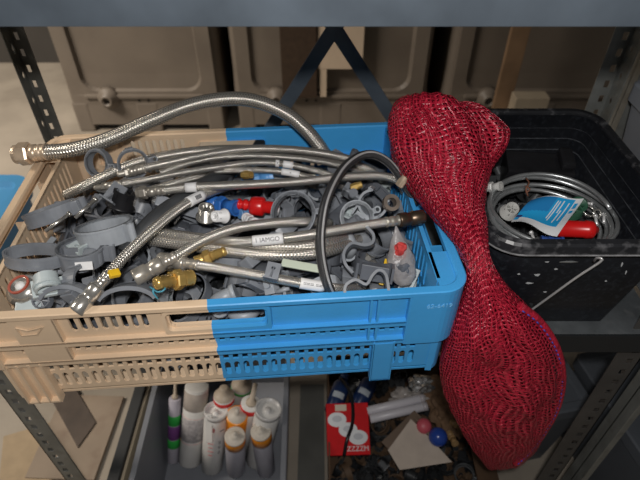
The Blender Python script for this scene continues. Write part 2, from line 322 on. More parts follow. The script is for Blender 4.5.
POSES = [(6,-0.2246,-0.123,0.0777,0.832,-0.033,-0.022,0.554),
(8,-0.071,-0.1101,0.0967,0.022,0.895,0.444,-0.044),
(9,0.0051,-0.1492,0.0878,0.934,-0.004,0.002,-0.357),
(13,0.12,-0.1228,0.1036,0.487,0.559,0.434,-0.512),
(8,0.2387,-0.1377,0.0962,0.282,-0.433,0.844,0.145),
(12,-0.1644,-0.0006,0.0945,0.214,0.325,-0.761,-0.518),
(0,-0.1187,0.0153,0.0848,0.0,-0.723,-0.691,0.0),
(4,-0.0104,0.0369,0.0945,0.046,0.338,0.925,0.167),
(13,0.1479,0.0274,0.0985,0.898,-0.099,-0.185,0.386),
(7,0.2425,-0.0328,0.0941,0.149,-0.005,0.694,-0.705),
(12,-0.235,0.1519,0.0868,0.084,-0.044,-0.71,0.697),
(0,-0.1627,0.0721,0.0848,0.94,0.0,-0.0,0.342),
(4,-0.0083,0.0986,0.0842,0.907,-0.0,0.0,0.421),
(1,0.1235,0.1141,0.0835,0.25,-0.0,0.0,0.968),
(6,0.2131,0.1312,0.0777,0.118,-0.005,0.04,-0.992),
(6,-0.2366,-0.1554,0.0862,0.132,-0.608,0.765,-0.166),
(0,-0.0917,-0.0854,0.0848,0.0,0.303,0.953,-0.0),
(1,0.0624,-0.1569,0.0935,0.1,-0.69,0.154,0.7),
(2,0.1231,-0.064,0.0861,0.498,0.0,0.0,0.867),
(12,0.1818,-0.1309,0.0867,0.07,-0.035,0.711,0.699),
(8,-0.2243,0.0268,0.0764,0.976,-0.0,0.0,0.217),
(1,-0.1148,-0.0237,0.0915,0.339,-0.931,0.129,-0.047),
(9,0.0415,0.0017,0.088,0.026,0.506,0.862,0.004),
(1,0.0754,0.0575,0.0836,0.0,-0.94,-0.34,0.0),
(6,0.2173,0.0124,0.0777,0.497,-0.02,-0.035,0.867),
(0,-0.1905,0.137,0.0979,0.111,-0.684,0.162,0.702),
(0,-0.0913,0.1232,0.0848,0.687,0.0,0.0,-0.727),
(11,-0.0468,0.151,0.0864,0.416,0.292,0.619,-0.599),
(1,0.1824,0.1267,0.0835,0.077,-0.0,0.0,-0.997),
(1,0.2408,0.0953,0.0836,0.795,0.0,-0.0,-0.606),
(13,-0.1784,-0.1487,0.0868,0.092,0.0,-0.0,0.996),
(11,-0.0708,-0.1117,0.1078,0.386,0.39,0.625,0.556),
(2,0.0389,-0.0466,0.0981,0.159,-0.98,0.026,0.117),
(13,0.132,-0.1044,0.1356,0.401,0.812,0.312,-0.287),
(6,0.2174,-0.0699,0.0777,0.381,-0.015,0.037,-0.924),
(7,-0.1926,0.0046,0.0878,0.932,0.116,-0.323,-0.118),
(1,-0.1729,-0.0305,0.0835,0.753,0.0,0.0,0.658),
(13,-0.2169,0.0805,0.0868,0.0,-0.998,0.067,-0.0),
(7,-0.2089,-0.031,0.0764,0.99,-0.0,-0.0,0.14),
(13,-0.1737,0.0461,0.1071,0.11,-0.79,-0.594,-0.109),
(12,-0.2094,0.1492,0.0867,0.083,-0.189,-0.686,0.697),
(2,-0.0766,0.0995,0.125,0.082,0.451,-0.407,-0.79),
(3,0.0067,0.0929,0.1014,0.0,-0.077,0.997,-0.0),
(1,0.0793,0.1479,0.0835,0.0,0.613,0.79,0.0),
(1,0.2337,0.1288,0.0931,0.092,-0.092,0.238,-0.963),
(0,-0.2521,0.0416,0.1019,0.223,-0.671,-0.223,0.671),
(2,-0.1141,-0.1223,0.1028,0.707,0.322,-0.083,-0.624),
(6,-0.0172,-0.1556,0.0862,0.211,-0.97,0.115,-0.025),
(0,0.0291,-0.1376,0.1188,0.307,0.248,-0.786,0.476),
(7,0.2175,-0.132,0.0943,0.254,-0.726,-0.281,0.574),
(2,-0.1611,0.1268,0.1085,0.523,-0.519,-0.158,0.657),
(2,-0.2068,-0.0773,0.0981,0.095,-0.437,-0.876,-0.181),
(9,-0.1153,0.0461,0.0868,0.501,0.73,0.135,0.446),
(5,0.1861,0.0714,0.0829,0.0,-0.988,0.154,0.0),
(2,0.1968,0.0169,0.0972,0.871,0.08,-0.185,-0.449),
(5,-0.2256,0.155,0.1055,0.994,-0.0,-0.048,0.101),
(7,-0.1023,0.1569,0.1067,0.173,0.62,-0.143,-0.752),
(0,-0.0175,0.0885,0.1189,0.01,-0.088,0.996,-0.016),
(13,-0.0106,0.1642,0.1054,0.371,0.371,-0.602,0.602),
(0,0.0658,0.1063,0.0914,0.205,-0.977,-0.058,0.012),
(8,-0.2398,-0.1481,0.0947,0.255,-0.366,-0.412,0.795),
(10,-0.1316,-0.1548,0.0855,0.688,0.043,-0.549,0.473),
(0,-0.0487,-0.148,0.0926,0.477,-0.123,-0.218,0.842),
(9,0.1675,-0.0853,0.1122,0.687,0.33,-0.647,0.013),
(3,0.1629,-0.0851,0.0974,0.269,-0.701,-0.646,0.137),
(6,-0.2486,-0.0451,0.0896,0.62,-0.341,0.341,-0.62),
(0,-0.1258,0.0629,0.1119,0.211,-0.32,0.657,-0.649),
(0,-0.061,0.0122,0.0919,0.335,-0.076,-0.208,0.916),
(1,0.1894,0.0775,0.0973,0.0,-0.523,-0.852,-0.0),
(13,0.1595,-0.0274,0.1036,0.542,-0.398,0.585,0.454),
(1,-0.2316,-0.1201,0.095,0.146,0.894,0.394,0.158),
(8,-0.147,0.1202,0.0982,0.061,0.849,0.387,0.356),
(13,0.1074,0.1446,0.1185,0.918,-0.145,-0.339,0.146),
(13,0.1403,0.1239,0.1019,0.99,-0.0,-0.0,-0.139),
(2,0.2269,0.1286,0.1153,0.511,0.021,0.248,-0.823),
(3,-0.0675,-0.0399,0.0842,0.787,0.0,0.0,-0.616),
(5,-0.0714,-0.1519,0.1114,0.495,-0.232,0.832,-0.093),
(9,-0.0009,-0.1593,0.0979,0.539,-0.309,-0.539,-0.569),
(0,0.1592,-0.1293,0.0993,0.618,-0.027,0.779,-0.106),
(8,0.1857,-0.1654,0.0764,1.0,-0.0,0.0,0.001),
(9,0.0802,0.11,0.1038,0.57,0.446,-0.668,0.174),
(10,0.2492,-0.1623,0.0764,0.2,-0.0,-0.0,0.98),
(0,-0.0163,-0.0301,0.0849,0.0,-0.354,0.935,0.0),
(13,0.0771,0.0007,0.0952,0.093,-0.467,0.86,-0.184),
(0,0.1404,0.0341,0.1164,0.946,-0.07,-0.198,0.246),
(2,-0.2061,0.1098,0.1233,0.87,0.067,-0.294,0.39),
(6,-0.1342,0.0945,0.0777,0.933,-0.038,-0.014,0.358),
(12,0.0308,0.121,0.1091,0.585,-0.58,-0.544,-0.157),
(2,0.0804,0.062,0.1035,0.063,-0.425,-0.903,-0.029),
(12,-0.1065,0.1179,0.1043,0.697,0.464,-0.54,0.084),
(6,-0.217,-0.1262,0.1082,0.815,0.256,-0.011,0.519),
(2,-0.1178,-0.1309,0.1225,0.254,-0.908,0.257,-0.214),
(2,0.003,-0.1037,0.0901,0.002,0.261,0.963,-0.063),
(1,0.0746,-0.1462,0.1249,0.5,-0.429,-0.744,0.113),
(0,0.2431,-0.084,0.1004,0.756,-0.102,-0.625,-0.163),
(1,-0.2384,-0.0232,0.1061,0.021,0.239,0.568,0.787),
(7,-0.1327,0.0408,0.1115,0.691,0.687,0.133,-0.179),
(13,-0.0302,-0.0453,0.1198,0.655,-0.291,-0.016,-0.697),
(1,0.0643,0.0116,0.1119,0.694,-0.057,-0.11,-0.709),
(0,0.2521,-0.0085,0.0979,0.07,-0.704,0.07,-0.704),
(13,-0.2502,0.1134,0.1297,0.702,0.087,-0.702,-0.087),
(6,-0.1472,0.1088,0.0981,0.873,-0.069,-0.372,0.308),
(3,0.0343,0.1482,0.1372,0.368,0.395,-0.583,-0.607),
(1,0.1792,0.1148,0.1095,0.081,0.414,-0.113,0.9),
(6,0.2176,0.0946,0.1144,0.932,0.142,0.184,-0.276),
(9,-0.2092,-0.106,0.1086,0.514,0.666,-0.008,0.541),
(4,-0.0682,-0.0772,0.1191,0.63,-0.038,0.155,0.76),
(3,-0.0347,-0.148,0.1188,0.566,-0.099,-0.23,0.785),
(0,0.0523,-0.0501,0.1143,0.835,0.197,0.012,0.513),
(12,0.1967,-0.0811,0.0985,0.443,0.793,0.407,0.098),
(0,-0.182,-0.0245,0.112,0.163,0.261,-0.911,0.275),
(5,-0.1289,-0.0433,0.0984,0.012,0.508,0.812,0.288),
(9,0.012,-0.01,0.0798,0.57,-0.303,-0.641,-0.416),
(0,0.0844,0.016,0.1277,0.23,0.091,0.136,0.959),
(8,0.2355,-0.1655,0.0973,0.0,0.246,-0.001,-0.969),
(13,-0.232,0.0455,0.1348,0.898,0.167,0.407,-0.005),
(7,-0.0938,0.1567,0.1079,0.505,-0.121,0.853,0.053),
(9,-0.0372,0.1132,0.1212,0.206,0.627,0.286,0.694),
(0,0.1769,0.0926,0.1288,0.031,-0.36,0.16,-0.919),
(4,0.1266,-0.0561,0.1251,0.279,-0.091,0.657,-0.694),
(1,0.1363,-0.1543,0.0914,0.485,-0.488,0.515,-0.511),
(10,0.1115,-0.145,0.0764,0.869,-0.0,0.0,-0.495),
(2,0.1104,-0.0213,0.1282,0.416,-0.112,-0.884,-0.181),
(4,0.0776,-0.0696,0.1427,0.453,0.153,-0.389,-0.788),
(13,0.1998,-0.1163,0.1218,0.062,-0.11,-0.971,0.201),
(10,-0.229,0.0004,0.0764,0.304,-0.0,0.0,-0.953),
(13,-0.0815,0.0359,0.1083,0.581,-0.508,-0.1,0.628),
(4,-0.0222,-0.0108,0.1231,0.226,0.074,-0.872,0.427),
(5,0.0896,0.0585,0.1307,0.94,-0.282,0.163,-0.106),
(8,0.1874,-0.0104,0.124,0.468,-0.16,-0.025,-0.869),
(5,0.1298,0.0829,0.1182,0.335,0.062,-0.495,0.799),
(2,-0.0194,0.142,0.1222,0.581,-0.668,-0.315,-0.343),
(3,-0.0175,0.0794,0.1363,0.932,-0.018,-0.005,0.363),
(1,0.148,0.1673,0.0934,0.48,-0.481,-0.518,-0.519),
(3,0.2307,0.0984,0.1323,0.161,-0.239,-0.957,0.041),
(13,-0.2357,-0.1528,0.1364,0.638,-0.393,0.347,0.564),
(13,-0.1455,-0.0697,0.101,0.271,-0.789,0.551,-0.021),
(7,0.0686,-0.1203,0.1224,0.585,0.189,-0.743,-0.264),
(5,0.1144,-0.1654,0.1329,0.764,-0.622,-0.132,-0.113),
(2,0.2082,-0.0578,0.1221,0.351,0.011,-0.931,-0.096),
(0,0.0766,0.1344,0.1401,0.335,-0.448,-0.605,-0.567),
(2,0.0099,-0.0963,0.122,0.297,-0.145,-0.253,-0.909),
(9,-0.0368,0.0408,0.109,0.402,0.72,-0.09,0.559),
(10,0.126,0.0611,0.1215,0.421,0.056,0.321,0.846),
(3,0.2278,0.0402,0.1145,0.299,0.268,0.496,0.77),
(9,-0.0972,0.115,0.1147,0.8,-0.07,-0.558,-0.212),
(9,-0.0661,0.1545,0.1173,0.098,0.796,0.124,0.584),
(7,0.0297,0.0591,0.0764,0.782,0.0,0.0,-0.623),
(7,0.0617,0.1474,0.1088,0.227,-0.124,0.609,0.749),
(8,0.2347,0.0718,0.1108,0.289,0.061,0.948,0.122)]
# ================================================================== the place
CRATEM = Matrix.Translation(CRATE_C) @ Matrix.Rotation(CRATE_R, 4, 'Z')
def crate_local(p): return CRATEM.inverted() @ Vector(p)

# -------- floor and back wall of the storeroom
m = MB(); m.box(-5, 4, -1.5, 3.2, -.05, 0)
CONC = mat('concrete', (.31, .27, .22), .8, var=.14, scale=5, bump=.3, bscale=60, dirt=(.17, .145, .115), dscale=3.5, damt=.5)
tag(m.build('floor', CONC), 'bare dusty concrete floor under the rack', kind='structure')
m = MB(); m.box(-5, 4, 3.2, 3.3, 0, 3.2); tag(m.build('wall_back', mat('wall_paint', (.05, .045, .04), .8, var=.1, scale=3)), 'dim storeroom wall behind the pallet boxes', kind='structure')

# -------- rack
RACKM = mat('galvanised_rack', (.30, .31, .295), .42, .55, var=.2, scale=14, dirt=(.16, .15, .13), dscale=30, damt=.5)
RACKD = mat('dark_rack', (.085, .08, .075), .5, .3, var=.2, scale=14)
RACKB = mat('blue_grey_rack', (.13, .16, .195), .38, .5, var=.2, scale=14)
DECK = mat('shelf_steel', (.16, .175, .185), .36, .5, var=.3, scale=20, dirt=(.30, .31, .31), dscale=50, damt=.4)
YF, YB, XL, XR = .492, .93, -.555, .515
rack = thing('shelving_rack', 'grey slotted steel shelving rack that carries the blue and beige crate', 'shelving rack', (0, .71, 0))
def relative(o, root): o.matrix_parent_inverse = root.matrix_basis.inverted()
def upright(x, y, sx, sy, W=.042, q=None):
    """L section: one leg along x, the other along y; corner at (x, y)"""
    m = MB(); H = 1.95; t = .002; s = W/.042; hs = []; hy = []
    k = .04
    while k < H-.05:
        hs += [(.010*s, .021*s, k, k+.014)]; k += .030
    m.perf((0, W), (0, H), hs, t, lambda u, w, d: (x+sx*u, y+sy*d, w))
    k = .03
    while k < H-.05:
        hy += [(.016*s, .019*s, k, k+.018), (.014*s, .021*s, k+.003, k+.015), (.012*s, .023*s, k+.006, k+.012)]
        hy += [(.032*s, .0335*s, k+.022, k+.034)]; k += .05
    m.perf((0, W), (0, H), hy, t, lambda u, w, d: (x+sx*d, y+sy*u, w))
    o = m.build('upright', q or RACKM, rack); relative(o, rack)
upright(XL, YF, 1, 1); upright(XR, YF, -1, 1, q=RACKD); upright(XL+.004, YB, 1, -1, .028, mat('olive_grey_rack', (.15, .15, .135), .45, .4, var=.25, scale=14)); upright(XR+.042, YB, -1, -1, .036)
def shelf(z, label, mt=DECK, lip=.04):
    m = MB(); m.box(XL+.004, XR-.004, YF-.011, YB-.004, z-.002, z)
    m.box(XL+.003, XR-.003, YF-.011, YF-.010, z-lip, z); m2 = MB(); m2.box(XL+.003, XR-.003, YF-.0135, YF-.011, z-lip, z+.0005, bev=.0008)
    o = m2.build('front_lip', mat('black_lip', (.022, .024, .026), .45, .2) if z < 1 else mt, rack); relative(o, rack)
    m.box(XL+.003, XR-.003, YF-.011, YF+.004, z-lip, z-lip+.002)
    m.box(XL+.004, XR-.004, YB-.004, YB-.002, z-lip, z)
    for k in range(3): m.box(XL+.01, XR-.01, .58+k*.13, .60+k*.13, z-.022, z-.002)
    o = m.build('shelf_deck', mt, rack); relative(o, rack); o['label'] = label
shelf(SHELF, 'dark steel shelf under the crate and the tub')
shelf(1.2215, 'blue grey steel shelf at the top edge of the photo', RACKB)
def brace(a, b, y):
    m = MB(); a = Vector(a); b = Vector(b); d = (b-a).normalized(); q = Vector((-d.z, 0, d.x))*.013
    P = [a-q, a+q, b+q, b-q]
    m.add([(p.x, y+e, p.z) for e in (0, .003) for p in P], [(0, 1, 2, 3), (7, 6, 5, 4), (0, 4, 5, 1), (1, 5, 6, 2), (2, 6, 7, 3), (3, 7, 4, 0)])
    for t in (.12, .55, .9):
        c = a.lerp(b, t); m.cyl(.0035, -.002, .001, 10, M=Matrix.Translation((c.x, y, c.z)) @ Matrix.Rotation(pi/2, 4, 'X'))
    o = m.build('cross_brace', RACKB, rack); relative(o, rack)
c1 = py_(334, 28, .94); l1 = py_(283, 108, .94); r1 = py_(392, 118, .94)
brace(l1+(l1-c1)*.9, c1+(c1-l1)*1.15, .936); brace(r1+(r1-c1)*.7, c1+(c1-r1)*1.15, .942)

# -------- pallet boxes behind
TAUPE = mat('taupe_plastic', (.165, .138, .112), .5, var=.12, scale=4, bump=.1, dirt=(.10, .08, .065), dscale=5, damt=.3)
DARKT = mat('dark_plastic', (.012, .010, .009), .7)
def pallet_box(x0, x1, y, label, lean=0):
    t = thing('pallet_box', label, 'pallet box', ((x0+x1)/2, y+.38, 0), 0, None)
    W = x1-x0; H = 1.05; hx = W/2
    cx = 0; yf = -.38
    m = MB()
    # tub walls with rounded vertical corners
    sweep_ring(m, [(0, .155), (-.006, .30), (-.004, H), (-.05, H), (-.055, .2), (-.05, .155)], hx, .38, .05)
    m.add([(x, yy, .2) for x, yy in rpath(hx-.05, .33, .02)], [list(range(36))])
    # raised frame round a recessed panel
    pw, pb = .065, .20
    inner = [(x, z) for x, z in rpath(hx-pw-.05, (H-pb)/2, .07, 0, 6)]
    outer = [(x, z) for x, z in rpath(hx-.035, (H-.04)/2, .05, 0, 6)]
    n = len(inner); zc = pb+(H-pb)/2+.03; zo = H/2+.02
    vs = [(x, yf+.012, z+zc) for x, z in inner]+[(x, yf-.014, z*1.03+zc) for x, z in [(a*1.05, b) for a, b in inner]]+[(x, yf-.016, z+zo) for x, z in outer]+[(x, yf+.02, z+zo) for x, z in outer]
    fs = []
    for j in range(3):
        for i in range(n): fs.append((j*n+i, j*n+(i+1) % n, (j+1)*n+(i+1) % n, (j+1)*n+i))
    m.add(vs, fs, smooth=False)
    b = m.build('box_body', TAUPE, t)
    m = MB()                                    # ledge under the panel
    m.box(-hx+.10, hx-.10, yf-.030, yf+.01, .185, .205, bev=.006)
    m.build('lower_ledge', TAUPE, t)
    for sx in (-.5, .5):
        m = MB(); m.box(sx*(W-.10)-.13+(.0), sx*(W-.10)+.13, yf-.02, yf+.30, .015, .10, bev=.008); 
    for a, b_ in ((-hx+.02, -hx+.10), (-.055, .055), (hx-.10, hx-.02)):
        m = MB(); m.box(a, b_, yf-.018, yf+.72, 0, .16, bev=.01); m.build('foot', TAUPE, t)
    m = MB(); m.box(-hx+.10, hx-.10, yf+.03, yf+.06, .0, .165); m.build('underside', DARKT, t)  # dark panel fills the openings between the feet in place of shade
    m = MB(); m.box(-hx+.03, hx-.03, yf-.016, yf+.02, .150, .20, bev=.004); m.build('base_rim', TAUPE, t)
    m = MB(); M_ = Matrix.Translation((-hx+.215, yf-.012, .185)) @ Matrix.Rotation(pi/2, 4, 'X')
    m.lathe([(0, -.01), (.055, -.01), (.05, .02), (.03, .028), (.03, .05), (.018, .05), (.018, .012), (0, .012)], 20, M=M_); m.build('drain_spout', TAUPE, t)
    for k in (0, 1):
        m = MB(); m.cyl(.007, 0, .004, 10, M=Matrix.Translation((-hx+.36+k*.045, yf-.0155, .172)) @ Matrix.Rotation(pi/2, 4, 'X')); m.build('screw_hole', DARKT, t)
    return t
pb1 = pallet_box(-1.245, -.465, 2.36, 'taupe plastic pallet box behind the thick hose, leftmost of the three')
pb2 = pallet_box(-.425, .53, 2.36, 'taupe plastic pallet box behind the crossed rack braces')
pb3 = pallet_box(.60, 1.62, 2.36, 'dark pallet box in deep shade behind the black tub')
WOOD = mat('raw_wood', (.24, .15, .085), .7, var=.2, scale=9)
CARD = mat('cardboard', (.42, .29, .17), .8, var=.1, scale=12)
m = MB(); a = py_(283, 92, 2.335); b = py_(317, 92, 2.335); m.box(a.x, b.x, 2.30, 2.325, .206, 1.1, bev=.003)
tag(m.build('fibreboard_strip', mat('brown_board', (.050, .030, .018), .6, var=.2)), 'dark brown board standing against the middle pallet box behind the left brace', 'board')
m = MB(); a = py_(318, 70, 2.335); b = py_(362, 66, 2.335)
m.box(a.x, b.x, 2.31, 2.318, .345, 1.02, bev=.001)
m.box(a.x+.01, a.x+.04, 2.312, 2.317, .206, .35)
tag(m.build('card_sheet', mat('pale_card', (.60, .48, .36), .8, var=.08, scale=6)), 'pale card sheet between the crossed braces on the middle pallet box', 'card')
a = py_(494, 104, 2.15); b = py_(511, 104, 2.15)
m = MB(); m.box(a.x, b.x, 2.15, 2.175, 0, 1.5, bev=.002); tag(m.build('wooden_plank', WOOD), 'upright brown wooden plank standing behind the black tub', 'plank')
a = py_(512, 92, 2.12); b = py_(546, 92, 2.12)
m = MB(); m.box(a.x+.003, b.x, 2.06, 2.13, 0, a.z, bev=.003); tag(m.build('wooden_block', mat('pale_wood', (.36, .30, .22), .7, var=.2, scale=8)), 'pale wooden block on the floor beside the foot of the plank', 'wood block')

# -------- blue tub on the floor, far left
BLUEC = (.06, .37, .78)
m = MB(); sweep_ring(m, [(-.03, 0), (0, .46), (.012, .46), (.012, .50), (-.02, .50), (-.03, .485)], .30, .17, .05, closed=False); m.add([(x, y, .485) for x, y in rpath(.30, .17, .05, -.03)], [list(range(36))])
tb = m.build('storage_tub', mat('blue_tub_plastic', (.06, .24, .46), .45, var=.08, scale=6), loc=(-1.13, 1.05, 0)); tag(tb, 'blue lidded storage tub on the floor left of the crate', 'storage tub')

# -------- grey totes to the right
TOTE = mat('grey_tote_plastic', (.215, .235, .27), .45, var=.1, scale=8, bump=.1)
TOTED = mat('dark_tote_plastic', (.085, .095, .11), .5, var=.12, scale=8)
def tote(x0, x1, y0, y1, z0, z1, rz, label, mt):
    t = thing('storage_tote', label, 'storage tote', ((x0+x1)/2, (y0+y1)/2, z0), rz)
    hx, hy, h = (x1-x0)/2, (y1-y0)/2, z1-z0
    m = MB(); sweep_ring(m, [(-.03, 0), (-.008, h-.03), (-.012, h-.03), (-.034, .004)], hx, hy, .02, closed=False); m.add([(x, y, 0) for x, y in rpath(hx, hy, .02, -.03)], [list(range(36))]); m.build('tote_body', mt, t)
    m = MB(); sweep_ring(m, [(-.002, h-.034), (0, h-.034), (0, h-.004), (-.004, h), (-.02, h), (-.024, h-.006)], hx, hy, .02, closed=False); m.add([(x, y, h-.006) for x, y in rpath(hx, hy, .02, -.024)], [list(range(36))]); m.build('lid', mt, t)
    return t
tote(.572, .98, .54, .906, SHELF+.002, .938, 0, 'pale grey lidded tote on the neighbouring shelf right of the black tub', TOTE)
nb = thing('shelving_rack', 'neighbouring grey rack section holding the pale tote at the right edge', 'shelving rack', (.8, .71, 0))
m = MB(); m.box(.52, 1.5, .48, .93, SHELF-.002, SHELF); m.box(.52, 1.5, .478, .48, SHELF-.04, SHELF); o = m.build('shelf_deck', DECK, nb); relative(o, nb)
for x, y in ((.545, .49), (.590, .935), (1.5, .49), (1.5, .925)):
    m = MB(); m.box(x, x+.002, y-.02, y+.02, 0, 1.95); m.box(x, x+.035, y-.001 if y < .6 else y, y+.001 if y < .6 else y+.002, 0, 1.95); o = m.build('upright', RACKM, nb); relative(o, nb)
tote(.455, .60, .60, .84, 0, .30, R(11), 'dark grey lidded tote on the floor behind the right upright', TOTED)
tote(.650, 1.05, .46, .80, 0, .30, R(11), 'dark grey tote on the floor at the bottom right corner', TOTED)

# ================================================================== the blue and beige crate
def two_tone(name):
    m = mat(name, BLUEC, .38, var=.06, scale=18, bump=.12, bscale=150)
    nt = m.node_tree; b = nt.nodes['Principled BSDF']; L = nt.links.new
    tc = nd(nt, 'ShaderNodeTexCoord'); sp = nd(nt, 'ShaderNodeSeparateXYZ'); L(tc.outputs['Object'], sp.inputs[0])
    nz = nd(nt, 'ShaderNodeTexNoise'); nz.inputs['Scale'].default_value = 35; L(tc.outputs['Object'], nz.inputs['Vector'])
    x = math_n(nt, 'ADD', sp.outputs[0], math_n(nt, 'MULTIPLY_ADD', nz.outputs['Fac'], .006, -.003))
    g = math_n(nt, 'GREATER_THAN', x, -.008)
    n2 = nd(nt, 'ShaderNodeTexNoise'); n2.inputs['Scale'].default_value = 8; n2.inputs['Detail'].default_value = 5; L(tc.outputs['Object'], n2.inputs['Vector'])
    mr = nd(nt, 'ShaderNodeMapRange'); mr.inputs[1].default_value = .35; mr.inputs[2].default_value = .7; mr.inputs[3].default_value = 1.05; mr.inputs[4].default_value = .86; L(n2.outputs['Fac'], mr.inputs[0])
    mx = nd(nt, 'ShaderNodeMix', data_type='RGBA'); L(g, mx.inputs[0]); mx.inputs[6].default_value = (.76, .57, .39, 1); mx.inputs[7].default_value = (*BLUEC, 1)
    vm = nd(nt, 'ShaderNodeVectorMath', operation='MULTIPLY'); L(mx.outputs[2], vm.inputs[0]); L(mr.outputs[0], vm.inputs[1]); L(vm.outputs[0], b.inputs['Base Color'])
    return m
CR = two_tone('two_tone_plastic')
crate = thing('plastic_crate', 'perforated plastic crate, left half beige and right half blue, full of hoses and fittings', 'crate', CRATE_C, CRATE_R)
HX, HY, CH, CRR = .30, .20, .175, .032
def slot(u, w0, w1, hw):                      # a slot with rounded ends as stacked rectangles
    e = hw*.8
    return [(u-hw, u+hw, w0+e, w1-e), (u-hw*.75, u+hw*.75, w0+e*.35, w1-e*.35), (u-hw*.4, u+hw*.4, w0, w1)]
# walls: s = outward direction; long walls (front/back) and short walls (left/right)
def wall(side):
    L_ = HX if side in 'fb' else HY
    if side == 'f': fr = lambda off: (lambda u, w, d: (u, -HY-off+d, w))
    if side == 'b': fr = lambda off: (lambda u, w, d: (-u, HY+off-d, w))
    if side == 'r': fr = lambda off: (lambda u, w, d: (HX+off-d, u, w))
    if side == 'l': fr = lambda off: (lambda u, w, d: (-HX-off+d, -u, w))
    m = MB(); E = L_-.022
    long = side in 'fb'
    o1, o2, o3 = (-.009, -.0095, -.0105) if long else (-.034, -.034, -.034)
    top = .171
    holes = []
    if long:
        hw = .056
        holes += [(-hw, hw, .134, .156), (-hw+.004, hw-.004, .131, .159)]
        for sgn in (-1, 1):
            for k in range(8 if (sgn < 0) == (side == 'f') or True else 0):
                u = sgn*(.084+k*.0118)
                if side == 'f' and sgn > 0 or side == 'b' and sgn < 0: continue
                holes += slot(u, .134, .164, .0034)
        if side == 'f': holes = [h for h in holes]
    else:
        for k in range(-9, 10): holes += slot(k*.015, .120, .160, .0034)
    m.perf((-E, E), (.116, top), holes, .003, fr(o1))
    h2 = []
    for k in range(-int(E/.0125)+3, int(E/.0125)-2): h2 += [(k*.0125-.0034, k*.0125+.0034, .098, .111)]
    m.perf((-E, E), (.080, .116), h2, .003, fr(o2))
    h3 = []
    for k in range(-int(E/.0125)+2, int(E/.0125)-1): h3 += slot(k*.0122, .024, .052, .0038)+[(k*.0122-.0036, k*.0122+.0036, .058, .071)]
    m.perf((-E, E), (.016, .080), h3, .003, fr(o3))
    if long:                                  # ledges and the handle surround
        f = fr(-.002)
        for z, dd in ((.1225, .010), (.088, .0115)):
            P = []
            for u in (-L_+.032, L_-.069): P += [f(u, z-.003, 0), f(u, z-.003, .016), f(u, z+.0005, .016), f(u, z+.0005, 0)]
            m.add(P, [(0, 1, 2, 3), (7, 6, 5, 4), (0, 4, 5, 1), (1, 5, 6, 2), (2, 6, 7, 3), (3, 7, 4, 0)])
            P = []
            for u in (-L_+.032, L_-.069): P += [f(u, z-.008, 0), f(u, z-.008, .0025), f(u, z, .0025), f(u, z, 0)]
            m.add(P, [(0, 1, 2, 3), (7, 6, 5, 4), (0, 4, 5, 1), (1, 5, 6, 2), (2, 6, 7, 3), (3, 7, 4, 0)])
        def bar(u0, u1, w0, w1, d0, d1):
            P = []
            for u in (u0, u1): P += [f(u, w0, d0), f(u, w0, d1), f(u, w1, d1), f(u, w1, d0)]
            m.add(P, [(0, 1, 2, 3), (7, 6, 5, 4), (0, 4, 5, 1), (1, 5, 6, 2), (2, 6, 7, 3), (3, 7, 4, 0)])
        for u in (.182, .191): bar(u-.0014, u+.0014, .085, .166, .001, .012)
        if side == 'f':
            bar(-.232, -.182, .085, .166, .0005, .004); bar(-.184, -.1815, .085, .166, .0005, .012)
        o = None
    m.build('side_wall', CR, crate)
    if long:                                  # raised collar round the hand hole
        m = MB(); op = [(x, z) for x, z in rpath(.064, .024, .010, 0, 5)]; ip = [(x, z) for x, z in rpath(.057, .0140, .006, 0, 5)]
        f = fr(0); n = len(op); vs = []; 
        vs += [f(x, z+.142, .008) for x, z in op]+[f(x, z+.142, .0035) for x, z in [(a*.985, b*.97) for a, b in op]]+[f(x, z+.1450, .0035) for x, z in [(a*1.03, b*1.1) for a, b in ip]]+[f(x, z+.1450, .016) for x, z in ip]
        fs = [(j*n+i, j*n+(i+1) % n, (j+1)*n+(i+1) % n, (j+1)*n+i) for j in range(3) for i in range(n)]
        m.add(vs, fs, smooth=False); m.build('hand_hole', CR, crate)
for s_ in 'fbrl': wall(s_)
# rim: a flat flange with a turned down lip; wide at the short ends with openings between lip and inner wall
m = MB()
sweep_ring(m, [(0, .1685), (0, .174), (-.0015, .175), (-.0105, .175), (-.0125, .173), (-.0125, .166), (-.010, .166), (-.010, .1715), (-.003, .1715), (-.003, .1685)], HX, HY, CRR)
m.build('rim', CR, crate)
for sx in (-1, 1):                            # flange between rim and inner short wall near the corners, tabs between
    m = MB()
    for y0, y1 in ((-.188, -.128), (.128, .188)):
        a, b = sorted((sx*(HX-.010), sx*(HX-.036))); m.box(a, b, y0, y1, .166, .1715)
    for y in (-.095, 0, .095):
        a, b = sorted((sx*(HX-.004), sx*(HX-.034))); m.box(a, b, y-.0015, y+.0015, .10, .150)
    a, b = sorted((sx*(HX-.001), sx*(HX-.034))); m.box(a, b, -.14, .14, .0985, .101)
    a, b = sorted((sx*(HX-.031), sx*(HX-.037))); m.box(a, b, -.175, .175, .166, .1715, bev=.001)
    m.build('end_flange', CR, crate)
    m = MB(); a, b = sorted((sx*(HX-.0005), sx*(HX-.003)))   # outer end panels with a wide opening (grip)
    m.perf((-.165, .165), (.060, .165), [(-.105, .105, .104, .150)], .0025, (lambda u, w, d: (sx*(HX-.0005)-sx*d, u, w)))
    m.build('end_panel', CR, crate)
